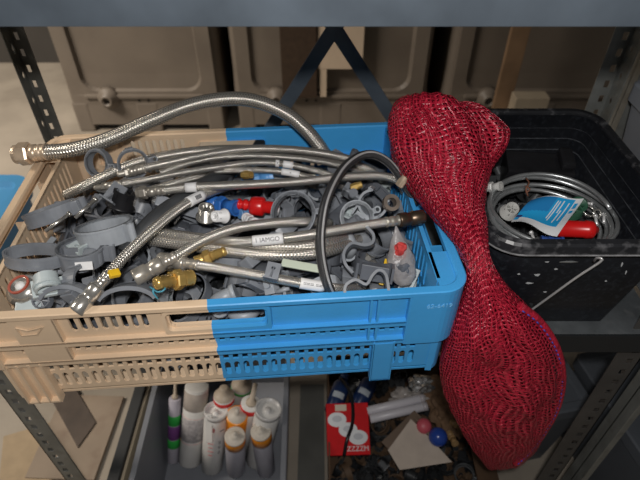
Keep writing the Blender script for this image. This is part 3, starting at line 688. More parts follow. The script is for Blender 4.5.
# corners: smooth curved panel above, a plainer recessed one below; feet under the long sides
for sx in (-1, 1):
    for sy in (-1, 1):
        k = 8; r = CRR-.002; cx, cy = HX-.002-r, HY-.002-r
        wide = .071 if sx*sy < 0 else .034
        arc = lambda e: [(cx+(r-e)*sin(pi/2*i/k), cy+(r-e)*cos(pi/2*i/k)) for i in range(k+1)]
        m = MB(); m.strip([(sx*x, sy*y) for x, y in [(HX-wide, HY-.002)]+arc(0)+[(HX-.002, HY-.046)]], .0028, .079, .169)
        m.box(*sorted((sx*(HX-wide-.002), sx*(HX-wide+.001))), *sorted((sy*(HY-.001), sy*(HY-.015))), .079, .169)
        m.extrude([(sx*x, sy*y) for x, y in [(HX-wide, HY-.002)]+arc(0)+[(HX-.002, HY-.046), (HX-.030, HY-.046), (HX-wide, HY-.014)]], .078, .0805)
        m.build('corner_panel', CR, crate)
        m = MB(); m.strip([(sx*x, sy*y) for x, y in [(HX-.024, HY-.010)]+arc(.009)+[(HX-.011, HY-.046)]], .0028, .004, .079); m.build('corner_panel', CR, crate)
def foot(u0, u1, s):                       # open box with gussets, s = -1 front, 1 back
    m = MB(); y = HY-.001
    for x in (u0, (u0*2+u1)/3, (u0+u1*2)/3, u1) if u1-u0 > .04 else (u0, u1):
        m.box(x-.0012, x+.0012, *sorted((s*y, s*(y-.011))), .0, .084)
    m.box(u0, u1, *sorted((s*y, s*(y-.011))), 0, .003)
    if u1-u0 < .04: m.box(u0, u1, *sorted((s*y, s*(y-.002))), 0, .082)
    else: m.box(u0, u1, *sorted((s*(y-.0075), s*(y-.011))), 0, .084)
    m.build('crate_foot', CR, crate)
foot(-.266, -.224, -1); foot(.190, .216, -1); foot(.224, .266, 1); foot(-.216, -.190, 1)
m = MB(); hs = [(-.26+i*.04, -.26+i*.04+.028, -.165+j*.04, -.165+j*.04+.028) for i in range(13) for j in range(8)]
m.perf((-.282, .282), (-.184, .184), hs, .0035, lambda u, w, d: (u, w, .001+d)); m.build('base_grid', CR, crate)
EMB = mat('worn_embossing', (.17, .50, .84), .5)
Mt = Matrix.Translation((HX-.036, -HY-.0006+.001, .150)) @ Matrix.Rotation(pi/2, 4, 'X')
text_mesh('62-6419', .0095, 'embossed_number', EMB, crate, Mt, .0004)
BEI = mat('raised_beige_mark', (.62, .46, .31), .5)
m = MB()
def line_on(mb, pts, y=-HY-.0005+.0005):
    for (x0, z0), (x1, z1) in zip(pts, pts[1:]):
        d = Vector((x1-x0, z1-z0)).normalized(); q = Vector((-d.y, d.x))*.0005
        P = [(x0-q.x, z0-q.y), (x1-q.x, z1-q.y), (x1+q.x, z1+q.y), (x0+q.x, z0+q.y)]
        mb.add([(x, y+e, z) for e in (0, .002) for x, z in P], [(0, 1, 2, 3), (7, 6, 5, 4), (0, 4, 5, 1), (1, 5, 6, 2), (2, 6, 7, 3), (3, 7, 4, 0)])
line_on(m, [(-.225, .156), (-.223, .142), (-.205, .143), (-.195, .155), (-.213, .150), (-.225, .156)])
m.build('embossed_mark', BEI, crate)

# ================================================================== heap of fittings
m = MB(); rnd = random.Random(3)
base = [f() for n, f, k in PROTO]
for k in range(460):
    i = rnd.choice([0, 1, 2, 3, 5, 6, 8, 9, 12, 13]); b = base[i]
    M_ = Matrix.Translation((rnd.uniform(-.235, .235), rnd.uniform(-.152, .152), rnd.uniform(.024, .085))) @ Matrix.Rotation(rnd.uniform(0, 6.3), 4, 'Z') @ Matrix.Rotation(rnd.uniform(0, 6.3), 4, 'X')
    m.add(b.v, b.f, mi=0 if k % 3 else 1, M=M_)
ob = m.build('loose_fittings', [mat('black_bits', (.025, .027, .03), .4), GREY[2]], M=CRATEM.copy(), fix=False)  # near-black tone covers dark pieces and puts shade into the gaps
tag(ob, 'mass of grey fittings filling the lower half of the two-tone crate', 'fittings', kind='stuff')
HLAB = {'pipe_clip': ('grey open pipe clips heaped loose in the crate', 'open grey plastic pipe clip lying in the crate heap', 'pipe clip'),
 'pipe_collar': ('round grey collars heaped in the crate', 'plain round grey plastic collar in the crate heap', 'pipe collar'),
 'strap_clip': ('small grey strap clips in the crate heap', 'small grey strap clip with a round loop in the crate heap', 'strap clip'),
 'bent_hook': ('bent grey hooks in the crate heap', 'bent grey plastic hook in the crate heap', 'hook'),
 'mounting_tab': ('grey tabs in the crate heap', 'small grey mounting tab with a screw hole in the heap', 'bracket'),
 'plastic_plug': ('grey plugs in the crate heap', 'small flanged grey plastic plug in the crate heap', 'plug'),
 'saddle_clip': ('pale saddle clips in the crate heap', 'pale grey saddle clip with two screw holes in the heap', 'saddle clip'),
 'pipe_elbow': ('grey elbows in the crate heap', 'short grey plastic pipe elbow in the crate heap', 'pipe elbow'),
 'hex_nut': ('loose metal nuts in the crate heap', 'loose dull metal hex nut in the crate heap', 'nut'),
 'barbed_connector': ('small brass connectors in the crate heap', 'small brass barbed connector sunk in the crate heap', 'connector'),
 'chrome_connector': ('small chromed connectors in the crate heap', 'small chromed connector sunk in the crate heap', 'connector')}
pm = []
for i, (n, f, k) in enumerate(PROTO):
    o = base[i].build(n, PMAT[k]); g, l, c = HLAB[n]; tag(o, l, c, g); pm.append([o, False])
ZO = .022
for (k, x, y, z, qw, qx, qy, qz) in POSES:
    if z < .086 and k != 11: pass
    src, used = pm[k]
    o = src if not used else src.copy()
    if used: COL.objects.link(o)
    pm[k][1] = True
    if x < -.075 and z+ZO > .136 and y < .13 or z+ZO > .172: z = .085
    if y > .10: z -= .028
    if x < -.2: z -= .012
    o.matrix_basis = CRATEM @ Matrix.Translation((x, y, z+ZO)) @ Quaternion((qw, qx, qy, qz)).to_matrix().to_4x4() @ Matrix.Scale(1.3, 4)
for o, used in pm:
    if not used: bpy.data.objects.remove(o)
# ================================================================== hoses on top of the heap
def part(mb, name, m, root, label=None, fix=True):
    o = mb.build(name, m, root, fix=fix); o.matrix_parent_inverse = root.matrix_basis.inverted()
    if label: o['label'] = label
    return o
def at_arc(path, s):
    """point and direction at arc length s"""
    for a, b in zip(path, path[1:]):
        l = (b-a).length
        if s <= l: return a.lerp(b, s/l if l else 0), (b-a).normalized()
        s -= l
    return path[-1], (path[-1]-path[-2]).normalized()
def nearest(path, p):
    best = (9, 0); s = 0
    for a, b in zip(path, path[1:]):
        d = (a-p).length
        if d < best[0]: best = (d, s)
        s += (b-a).length
    return best[1]
def end_fitting(root, p, d, r, kind, M1=STEEL, M2=STEEL):
    """fitting at hose end p, pointing outwards along d"""
    F = frame_to(p-d*.012, d); m = MB()
    m.lathe([(r*.9, 0), (r*1.14, 0), (r*1.14, .003), (r*1.05, .004), (r*1.05, .007), (r*1.14, .008), (r*1.14, .011), (r*1.05, .012), (r*1.05, .016), (r*1.16, .017), (r*1.16, .024), (r*.8, .025), (0, .025)], 20, M=F)
    part(m, 'ferrule', M1, root)
    m = MB()
    if kind == 'nut':
        hexprism(m, r*1.55, .026, .026+r*1.7, M=F); m.cyl(r*.95, .024, .027, 16, M=F); m.ring(r*1.25, r*.8, .026+r*1.65, .028+r*1.95, 20, M=F); part(m, 'hex_nut', M2, root)
    elif kind == 'male':
        prof = [(0, .024), (r*.75, .024)]+[q for k in range(6) for q in ((r*.8, .026+k*.0022), (r*.68, .0271+k*.0022))]+[(r*.6, .040), (r*.35, .040), (r*.35, .036), (0, .036)]
        m.lathe(prof, 18, M=F); hexprism(m, r*1.15, .024, .029, M=F); part(m, 'threaded_end', M2, root)
    elif kind == 'big':
        m.lathe([(0, .018), (r*1.4, .018), (r*1.55, .020), (r*1.55, .030), (r*1.38, .031), (r*1.38, .036), (r*1.6, .037), (r*1.6, .052), (r*1.5, .054), (r*1.2, .054), (r*1.15, .044), (0, .044)], 22, M=F); part(m, 'threaded_end', M2, root)
def hose(pts, r, m, label, ends=(None, None), labels=(), mt=(STEEL, STEEL), name='braided_hose', cat='hose'):
    path = smooth_path([pz(*p) for p in pts], .005)
    root = thing(name, label, cat, path[len(path)//2])
    mb = MB(); mb.tube(path, r, 14); part(mb, 'braided_sleeve', m, root)
    if ends[0]: end_fitting(root, path[0], (path[0]-path[2]).normalized(), r, ends[0], *mt)
    if ends[1]: end_fitting(root, path[-1], (path[-1]-path[-3]).normalized(), r, ends[1], *mt)
    for (pa, pb, mm, nm, mark) in labels:
        s0 = nearest(path, pz(*pa)); s1 = nearest(path, pz(*pb)); s0, s1 = sorted((s0, s1)); k = max(3, int((s1-s0)/.004))
        sub = [at_arc(path, s0+(s1-s0)*i/k)[0] for i in range(k+1)]
        mb = MB(); mb.tube(sub, r*1.10+.0002, 16); lab = part(mb, nm, mm, root)
        if mark:
            c, d = at_arc(path, (s0+s1)/2); up = (Vector((0, 0, CZ))-c); up = (up-d*up.dot(d)).normalized(); d = d if d.x > 0 else -d
            q = up.cross(d)
            if q.dot(Vector((0, 0, 1))) < 0 and False: q = -q
            T = Matrix((( d.x, q.x, up.x, 0), (d.y, q.y, up.y, 0), (d.z, q.z, up.z, 0), (0, 0, 0, 1)))
            o = text_mesh(mark, r*1.25, 'printed_marks', mat('print_grey', (.12, .12, .13), .6), lab, Matrix.Translation(c+up*(r*1.10+.0012)) @ T, .0006)
    return root
BRASSD = mat('tarnished_brass', (.50, .36, .19), .3, 1., var=.2, scale=60)
BRONZE = mat('pale_bronze', (.68, .54, .40), .3, .5, var=.2, scale=60)
hose([(40, 152.5, .927), (75, 149, .932), (110, 138.5, .94), (150, 121, .955), (190, 105.5, .965), (225, 99, .97), (255, 101, .965), (285, 113, .95), (304, 128, .93), (318, 144, .905), (330, 162, .875)],
     .0113, BRAID2, 'thickest steel braided hose arching over the back rim, hex nut at upper left', ('nut', None), mt=(BRONZE, BRONZE))
hose([(66, 195, .89), (82, 187, .905), (102, 177.5, .912), (122, 168, .914), (150, 159, .916), (200, 151, .916), (260, 150, .915), (330, 157, .908), (365, 168, .895), (388, 184, .86)],
     .0075, BRAID2, 'coarse braided hose running along the back of the heap from the left grey collars')
hose([(137, 170, .93), (165, 163.5, .932), (210, 154, .932), (250, 149, .93), (300, 150.5, .925), (345, 158, .912), (378, 172, .88)],
     .0062, BRAID, 'braided hose with a ferrule beside the small upright collar at the back', ('male', None))
hose([(160, 173, .922), (200, 160.5, .925), (245, 156, .925), (300, 158.5, .92), (345, 167, .905), (372, 180, .875)], .0046, BRAID, 'thin braided hose just behind the one with the white clip tags')
hose([(114, 185, .925), (140, 181, .928), (175, 174, .93), (212, 168, .93), (250, 163, .928), (283, 164, .924), (320, 172, .91), (352, 184, .88)],
     .0048, BRAID, 'thin braided hose with white clip tag and white tie', ('male', None), [((274, 163.5, .925), (281, 164, .924), WHITE, 'clip_tag', 'X'), ((283, 164.2, .924), (294, 166, .922), WHITE, 'clip_tag', None), ((211, 168, .93), (213.5, 168, .93), WHITE, 'cable_tie', None)])
hose([(215, 171, .92), (250, 170, .925), (285, 172, .924), (320, 180, .912), (345, 188, .885)], .0044, BRAID, 'short run of thin braided hose with the lower white clip tag',
     (None, None), [((281, 171.5, .924), (299, 174.5, .92), WHITE, 'clip_tag', '=')])
hose([(157, 191, .932), (175, 189, .935), (197, 187, .937), (250, 184.5, .937), (300, 181.5, .935), (345, 177, .93), (380, 176, .925), (398, 181, .915), (404, 192, .88)],
     .0060, BRAID, 'braided hose crossing the whole heap, white band and nut at left end', ('nut', None), [((184, 188, .936), (195, 187, .937), WHITE, 'label_sleeve', None)])
hose([(152, 189, .905), (175, 183, .91), (205, 174.5, .905), (232, 166, .89)], .005, BRAID, 'short dark striped braided hose tucked under the crossing hose', (None, None))
m = MB(); m.tube(smooth_path([pz(126, 254, .890), pz(140, 236, .900), pz(160, 216, .91), pz(195, 192, .91), pz(232, 168, .895)], .008), .0125, 14)
o = m.build('rubber_sleeve', mat('dark_rubber', (.045, .048, .052), .5, var=.2)); tag(o, 'broad dark grey rubber sleeve lying beside the diagonal braided hose', 'pipe insulation')
hose([(102, 282, .92), (110, 273, .925), (130, 251, .932), (160, 223.5, .935), (188, 202.5, .935), (215, 190.5, .925), (245, 182, .90)],
     .0063, BRAID, 'braided hose running diagonally to the front left corner, white label', ('big', None), [((188, 202.5, .935), (203, 194.5, .93), WHITE, 'label_sleeve', 'IIIII')], mt=(CHROME, CHROME))
hose([(167, 261, .922), (182, 253, .925), (205, 239.5, .932), (235, 228.5, .934), (270, 223.5, .93), (305, 221.5, .92), (330, 223, .895)],
     .0064, BRAID, 'braided hose with the large steel threaded end at the front middle', ('big', None))
hose([(140, 231, .90), (185, 237, .908), (225, 242, .914), (270, 246, .918), (310, 246, .915), (342, 239, .90), (365, 228, .865)], .0078, BRAID2, 'upper of the two coarse thick hoses lying side by side in the middle')
hose([(150, 240, .895), (190, 245.5, .902), (230, 251, .91), (275, 255, .914), (315, 253, .91), (345, 245, .895), (370, 234, .865)], .0078, BRAID2, 'lower of the two coarse thick hoses lying side by side in the middle')
hose([(394, 221, .928), (360, 226, .932), (330, 231, .935), (300, 236, .936), (270, 239.5, .934), (235, 242, .928), (200, 240, .91)],
     .0060, BRAID, 'braided hose whose ferrule points right at the blue wall, white label midway', ('big', None), [((284, 238, .935), (254, 241, .932), WHITE, 'label_sleeve', '1 IAMGO')], mt=(STEEL, mat('brown_steel', (.12, .085, .06), .35, .8)))
hose([(190, 264, .915), (220, 268.5, .918), (260, 275.5, .918), (300, 283, .914), (335, 288, .90), (360, 289, .875)],
     .0058, BRAID, 'braided hose nearest the front rim with a white label beside the black hose', ('big', None), [((298, 283, .914), (322, 286.5, .905), WHITE, 'label_sleeve', '=== ==')])
hose([(334, 296, .885), (327, 283, .915), (321, 255, .94), (321, 228, .952), (327, 198, .962), (341, 171, .966), (357, 157.5, .963), (373, 154.5, .957), (389, 163, .945), (403, 181, .925), (417, 203, .89)],
     .0060, BBRAID, 'black braided hose with pale stripes bent in a tall arch over the others', name='black_hose')

# ================================================================== larger fittings that can be told apart
def piece(mb, name, m, px, py, z, rot, label, cat, scale=1.0, group=None):
    o = mb.build(name, m); p = pz(px, py, z)
    o.matrix_basis = Matrix.Translation(p) @ Matrix.Rotation(R(rot[2]), 4, 'Z') @ Matrix.Rotation(R(rot[1]), 4, 'Y') @ Matrix.Rotation(R(rot[0]), 4, 'X') @ Matrix.Scale(scale, 4)
    return tag(o, label, cat, group)
def loopstrap(rx, ry, w, th, arm):
    m = MB(); p = [(rx*cos(R(a)), ry*sin(R(a))) for a in range(24, 337, 12)]
    m.strip([(rx+arm, .010), (rx+.006, .010)]+p+[(rx+.006, -.010), (rx+arm, -.010)], th, -w/2, w/2)
    m.strip([(q[0]*1.04, q[1]*1.05) for q in p], th*.8, w/2-.003, w/2+.001); m.strip([(q[0]*1.04, q[1]*1.05) for q in p], th*.8, -w/2, -w/2+.003)
    m.box(rx+arm-.012, rx+arm, -.012, .012, -w/2, w/2, bev=.002)
    m.ring(.006, .003, -w/2, w/2, 14, M=Matrix.Translation((rx+arm+.004, 0, 0))); return m
piece(loopstrap(.034, .018, .018, .003, .004), 'strap_collar', GREY[0], 52, 214, .908, (-25, -8, 22), 'wide grey oval strap collar at the left, just inside the beige wall', 'pipe collar')
piece(loopstrap(.034, .020, .015, .003, .034), 'strap_collar', GREY[0], 36, 257, .912, (-14, 6, 6), 'largest grey strap collar with a long arm, in the front left corner', 'pipe collar')
piece(f_collar(.0245, .022, .003), 'pipe_collar', GREY[0], 81, 254, .905, (-12, 5, 10), 'round grey collar with a paper scrap, next to the large strap collar', 'pipe collar')
piece(f_tab(), 'mounting_tab', GREY[3], 78, 248, .905, (10, 10, 60), 'light grey slotted tab lying inside the round collar', 'bracket', .9)
piece(f_collar(.0335, .024, .003), 'pipe_collar', GREY[1], 106, 232, .905, (-18, -16, -20), 'widest grey collar, propped under the dark rubber sleeve', 'pipe collar')
piece(f_collar(.017, .014, .003), 'pipe_collar', GREY[0], 99, 163, .918, (62, 0, -20), 'grey collar standing on edge at the back beside the beige wall', 'pipe collar')
piece(f_collar(.018, .016, .003), 'pipe_collar', GREY[0], 133, 163, .932, (70, 0, 25), 'grey collar standing on edge around the back hose ferrules', 'pipe collar')
def pale_clamp():
    m = MB(); m.box(-.026, .026, -.014, .014, -.003, .003, bev=.001); m.ring(.0165, .013, -.012, .012, 22, a0=R(-30), a1=R(210), M=Matrix.Translation((-.006, 0, .012)) @ Matrix.Rotation(pi/2, 4, 'X'))
    m.ring(.0185, .0165, .002, .006, 22, a0=R(-20), a1=R(200), M=Matrix.Translation((-.006, 0, .012)) @ Matrix.Rotation(pi/2, 4, 'X'))
    m.box(-.022, .010, -.012, .012, .002, .009); m.box(.012, .024, -.010, -.006, .002, .012); m.box(.012, .024, .002, .006, .002, .012); return m
piece(pale_clamp(), 'pipe_clamp', GREY[3], 52, 287, .912, (18, 12, 28), 'pale grey pipe clamp on a square foot, near the front left corner', 'pipe clamp', .80)
piece(f_cclip(.016, .016, .003), 'pipe_clip', GREY[0], 79, 283, .905, (20, 70, 20), 'grey saddle piece behind the front rim, right of the pale clamp', 'pipe clip')
m = MB(); m.strip([(.030*cos(R(a)), .022*sin(R(a))) for a in range(20, 165, 10)], .005, -.009, .009)
piece(m, 'arched_strap', GREY[0], 68, 304, .90, (55, 0, 0), 'grey arched strap lying against the front rim under the pale clamp', 'strap')
m = MB(); m.strip([(.034*cos(R(a)), .020*sin(R(a))) for a in range(20, 165, 10)], .005, -.011, .011)
piece(m, 'arched_strap', GREY[0], 130, 303, .893, (55, 0, 4), 'grey arched strap at the front rim below the large threaded hose end', 'strap')
# steel bearing cone
b = thing('bearing_cap', 'shiny conical steel cap with a rust red ring in the front left corner', 'cap', pz(25, 290, .902))
m = MB(); F = Matrix.Translation(pz(25, 290, .900)) @ Matrix.Rotation(R(12), 4, 'X') @ Matrix.Rotation(R(-8), 4, 'Y')
m.lathe([(0, 0), (.020, 0), (.021, .003), (.012, .012), (.009, .012), (.008, .009), (0, .009)], 26, M=F); part(m, 'cone', CHROME, b)
m = MB(); m.ring(.0125, .010, .011, .0135, 24, M=F); part(m, 'seal_ring', mat('rust_red', (.35, .06, .03), .5), b, 'rust red ring')
m = MB(); m.lathe([(0, .0085), (.006, .0085), (.005, .012), (0, .013)], 16, M=F); part(m, 'centre_stud', WHITE, b)
m = MB(); m.box(-.014, .014, -.010, .010, -.004, .004, bev=.0015); m.box(-.010, .004, -.014, -.008, -.004, .004, bev=.001)
piece(m, 'plastic_block', GREY[3], 29, 309, .893, (20, 5, 12), 'small pale blue-grey block behind the front rim in the left corner', 'plastic block', 1.0)
piece(f_cup(.010), 'plastic_plug', GREY[2], 42, 301, .893, (40, 20, 12), 'dark grey plug between the conical cap and the front rim', 'plug')
piece(f_collar(.0255, .012, .0035), 'pipe_collar', GREY[0], 294, 214, .925, (48, -12, -6), 'grey ring facing the viewer between hoses in the middle', 'pipe collar')
piece(f_tab(), 'mounting_tab', GREY[0], 273, 271, .932, (28, 5, -12), 'grey tab with one hole resting on the hose nearest the front rim', 'bracket', .8)
piece(f_tab(), 'mounting_tab', GREY[0], 116, 193, .925, (30, 20, -25), 'grey folded tab left of the hose nut', 'bracket', 1.1)
piece(f_cup(.012), 'plastic_cup', BLACKP, 120, 207, .905, (-20, 25, 0), 'black plastic cup behind the widest collar', 'plug', 1.3)
def bighook(pts, w, th):
    m = MB(); m.strip([tuple(p.xy) for p in smooth_path([(x, y, 0) for x, y in pts], .003)], th, -w/2, w/2); return m
piece(bighook([(.012, .030), (.020, .018), (.018, .008), (.008, .006), (-.006, .010), (-.016, 0), (-.016, -.014), (-.008, -.026)], .012, .0034), 'bent_hook', GREY[0], 358, 252, .912, (30, -8, 0), 'large S-shaped grey hook below the right hose ferrule', 'hook', 1.05)
piece(bighook([(-.024, -.012), (-.022, .0), (-.010, .006), (.002, .0), (.010, .010), (.018, .016), (.026, .010), (.028, -.012)], .012, .0034), 'bent_hook', GREY[0], 364, 285, .905, (35, 0, 4), 'S-shaped grey hook against the blue front rim', 'hook', 1.0)
piece(f_cclip(.015, .018, .003), 'pipe_clip', GREY[1], 374, 203, .915, (60, 20, -30), 'grey split clip tilted beside the brownish ring nut', 'pipe clip', 1.15)
m = MB(); m.ring(.0115, .0065, -.004, .004, 24); m.ring(.0095, .0065, -.010, -.003, 20)
piece(m, 'ring_nut', mat('browned_steel', (.30, .25, .21), .4, .7, var=.3), 391, 203, .925, (40, 15, 0), 'round brownish ring nut on the grey clip near the blue wall', 'nut')
piece(f_collar(.018, .016, .004), 'pipe_collar', GREY[1], 356, 218, .905, (42, -10, 20), 'pale grey thick collar just above the right hose', 'pipe collar')
m = MB(); m.box(-.016, .016, -.003, .003, -.009, .009, bev=.002); m.box(-.016, -.008, -.003, .012, -.009, .009, bev=.002); m.cyl(.006, 0, .012, 14)
piece(m, 'bracket', GREY[0], 352, 196, .915, (20, 20, -25), 'grey angular bracket under the black hose arch', 'bracket')
piece(f_barb(), 'barbed_connector', BRASS, 182, 279, .918, (65, 0, -48), 'large brass barbed connector at the front middle beside the threaded end', 'connector', 1.35)
piece(f_barb(), 'barbed_connector', BRASS, 204, 259, .908, (80, 0, 110), 'brass connector half hidden under the coarse hoses', 'connector', 1.1)
piece(f_nut(.006), 'brass_nut', BRASS, 243, 175, .935, (70, 0, 60), 'small gleaming brass nut above the crossing hose', 'nut')
piece(f_nut(.0055), 'brass_nut', BRASS, 351, 188, .925, (70, 0, 95), 'small brass nut just right of the black hose arch', 'nut')
piece(f_nut(.0065), 'brass_nut', BRONZE, 399, 186, .93, (20, 30, 60), 'bronze coloured nut at the right end of the crossing hose', 'nut')
b = thing('red_tap_body', 'red plastic fitting with ribs lying among blue ones under the crossing hose', 'fitting', pz(256, 206, .905))
F = frame_to(pz(238, 204, .905), pz(275, 208, .905)-pz(238, 204, .905)); m = MB()
m.lathe([(0, 0), (.008, 0), (.008, .004), (.006, .005), (.006, .008), (.008, .009), (.008, .013), (.006, .014), (.0065, .017), (.012, .019), (.0135, .024), (.0135, .036), (.012, .038), (.0085, .039), (.0085, .056), (0, .056)], 22, M=F); part(m, 'ribbed_body', RED, b)
m = MB(); m.ring(.0105, .006, .055, .058, 18, M=F); part(m, 'end_ring', WHITE, b)
piece(f_valve(), 'blue_coupling', BLUEP, 222, 205, .90, (80, 0, 60), 'blue plastic coupling left of the red fitting', 'coupling', 1.5)
piece(f_elbow(), 'blue_elbow', mat('pale_blue_plastic', (.12, .28, .52), .35), 240, 214, .895, (0, 20, 40), 'pale blue elbow below the red fitting', 'pipe elbow', .8)
piece(f_valve(), 'blue_coupling', mat('sky_plastic', (.10, .30, .62), .35), 257, 180, .905, (80, 0, 100), 'sky blue coupling behind the crossing hose', 'coupling', 1.4)
piece(f_cup(.008), 'white_plug', WHITE, 225, 216, .915, (60, 0, -40), 'small white plug under the blue coupling', 'plug')
piece(f_cup(.011), 'chromed_plug', CHROME, 206, 218, .912, (0, 10, 0), 'round chromed plug above the front middle hose', 'plug')
piece(f_valve(), 'white_coupling', WHITE, 250, 220, .90, (70, 10, 30), 'white coupling at the foot of the red fitting', 'coupling', .9)
m = MB(); m.box(-.024, .024, -.005, .005, -.0015, .0015, bev=.0012)
piece(m, 'pale_strip', mat('pale_green_plastic', (.50, .56, .46), .35), 302, 266, .917, (15, 0, -14), 'pale greenish plastic strip below the coarse hoses', 'strip', 1.05)
m = MB(); m.tube(smooth_path([pz(150, 287, .918), pz(158, 292, .923), pz(165, 289, .926), pz(161, 282, .922), pz(153, 291, .92), pz(158, 299, .91)], .003), .0011, 6)
tag(m.build('blue_wire', mat('teal_wire', (.06, .28, .38), .4)), 'thin teal wire curl left of the large brass connector', 'wire')
m = MB(); m.box(-.006, .006, -.0045, .0045, -.002, .004, bev=.001); piece(m, 'yellow_tag', YELLOW, 114, 274, .933, (20, 20, 40), 'small yellow tag by the diagonal hose end', 'tag')
m = MB(); m.box(-.003, .003, -.018, .018, -.002, .002, bev=.001); piece(m, 'yellow_strip', YELLOW, 384, 272, .875, (25, 10, -12), 'yellow strip sunk beside the red filled plastic bag', 'strip')
for px, py, rz, lb in ((58, 222, 60, 'short steel pin leaning between the left collars'), (86, 208, 70, 'short steel pin beside the folded tab, left of the black cup')):
    m = MB(); m.cyl(.0024, -.019, .019, 10); m.cyl(.0036, .015, .019, 10); piece(m, 'steel_pin', CHROME, px, py, .925, (0, 80, rz-10), lb, 'pin')
m = MB(); m.box(-.010, .010, -.005, .005, -.0004, .0004); piece(m, 'paper_scrap', WHITE, 84, 266, .920, (60, 0, 6), 'small white paper scrap stuck to the round collar', 'paper')
# plastic bag with red parts
m = MB(); c0 = pz(404, 282, .862); c1 = pz(396, 226, .925); ring = []; N = 20; K = 12
prof = [.55, .85, 1, 1, .97, .9, .8, .68, .52, .36, .18, .05]
vs = []
for k in range(K):
    t = k/(K-1); c = c0.lerp(c1, t)
    for i in range(N):
        a = 2*pi*i/N; rr = prof[k]*(1+.16*noise.noise(Vector((cos(a)*2, sin(a)*2, t*6))))
        vs.append((c.x+.0185*rr*cos(a), c.y+.013*rr*sin(a), c.z+.004*rr*sin(a)))
fs = [(k*N+i, k*N+(i+1) % N, (k+1)*N+(i+1) % N, (k+1)*N+i) for k in range(K-1) for i in range(N)]+[list(range(N))[::-1], list(range((K-1)*N, K*N))]
m.add(vs, fs, smooth=True)
CLEAR = mat('cloudy_film', (.42, .40, .40), .22, var=.2, scale=90, bump=.8, bscale=160)
if 'TR' not in globals():
    nt = CLEAR.node_tree; pb = nt.nodes['Principled BSDF']; tr = nd(nt, 'ShaderNodeBsdfTransparent'); ms = nd(nt, 'ShaderNodeMixShader'); ms.inputs[0].default_value = .55
    nt.links.new(tr.outputs[0], ms.inputs[1]); nt.links.new(pb.outputs[0], ms.inputs[2]); nt.links.new(ms.outputs[0], nt.nodes['Material Output'].inputs[0]); TR = 1
bg = thing('plastic_bag', 'small cloudy plastic bag with something red inside, by the blue right wall', 'plastic bag', c0)
part(m, 'film', CLEAR, bg)


# ================================================================== black tub with its contents
TUBM = mat('black_tub_plastic', (.009, .010, .013), .32, var=.3, scale=20, bump=.1, bscale=80, dirt=(.06, .07, .085), dscale=130, damt=.22)
tub = thing('mortar_tub', 'scratched black rectangular tub on the shelf holding a wire coil', 'tub', (.341, .639, SHELF), 0)
THX, THY, TH = .136, .177, .197
m = MB(); sweep_ring(m, [(-.045, 0), (-.012, TH-.012), (-.016, TH-.006), (-.050, .006)], THX, THY, .05, closed=False, smooth=True)
m.add([(x, y, 0) for x, y in rpath(THX, THY, .05, -.045)], [list(range(36))[::-1]]); m.add([(x, y, .006) for x, y in rpath(THX, THY, .05, -.050)], [list(range(36))])

m.build('tub_body', TUBM, tub, fix=False)
RIMM = mat('worn_black_rim', (.018, .019, .022), .33, var=.3, scale=30, dirt=(.16, .16, .17), dscale=70, damt=.7)
m = MB(); sweep_ring(m, [(-.013, TH-.016), (-.001, TH-.018), (0, TH-.012), (-.001, TH-.003), (-.004, TH), (-.013, TH), (-.016, TH-.003), (-.016, TH-.012)], THX, THY, .05); m.build('rolled_rim', RIMM, tub)
m = MB(); sweep_ring(m, [(-.0006, TH-.0165), (.0007, TH-.0165), (.0009, TH-.0150), (-.0006, TH-.0150)], THX, THY, .05); m.build('worn_edge', mat('worn_edge', (.30, .30, .31), .5, var=.5, scale=60), tub, )
for z, o_ in ((.168, -.0198), (.150, -.0235), (.130, -.0275)):
    m = MB(); sweep_ring(m, [(o_+.003, z-.0009), (o_-.0004, z-.0007), (o_-.0004, z+.0007), (o_+.003, z+.0009)], THX, THY, .05); m.build('inner_step', mat('scuffed_black', (.07, .075, .085), .5, var=.6, scale=45), tub)
def tw(p): return tub.matrix_basis.inverted() @ p
fy = .455; A_ = py_(602, 259, fy-.004); B_ = py_(523, 316, fy+.012)
m = MB(); m.tube(smooth_path([py_(594, 261, fy+.012), py_(597, 258, fy+.002), py_(601.5, 258.5, fy-.003), py_(600, 262, fy-.003), A_.lerp(B_, .3), A_.lerp(B_, .65), B_], .004), .0016, 8)
part(m, 'wire_handle', mat('handle_wire', (.62, .62, .62), .35, .6), tub, 'bare metal wire handle')
for px, py, l, w_ in ((537, 275, .0022, .0036), (529, 283, .0012, .0045), (556, 269, .0010, .002), (545, 292, .0010, .0022), (622, 264, .0035, .0010), (626, 272, .003, .0008), (579, 324, .0008, .0035), (547, 262, .0008, .0025), (519, 274, .0010, .0018), (606, 281, .001, .0012)):
    Y = .46
    for _ in range(4):
        p = py_(px, py, Y); zl = p.z-SHELF; Y = .639-(.177-.045+(zl/.185)*.033)-.0006
    p = py_(px, py, Y); k = rnd.random(); m = MB()
    m.extrude([(w_*cos(2*pi*q/9)*(1+.4*sin(q*2.3+k*6)), l*sin(2*pi*q/9)*(1+.4*cos(q*1.7+k*5))) for q in range(9)], -.0004, .0004, M=Matrix.Translation(p) @ Matrix.Rotation(R(80), 4, 'X'))
    part(m, 'paint_speck', mat('grey_paint_speck', (.42, .43, .44), .6), tub, 'pale paint speck')
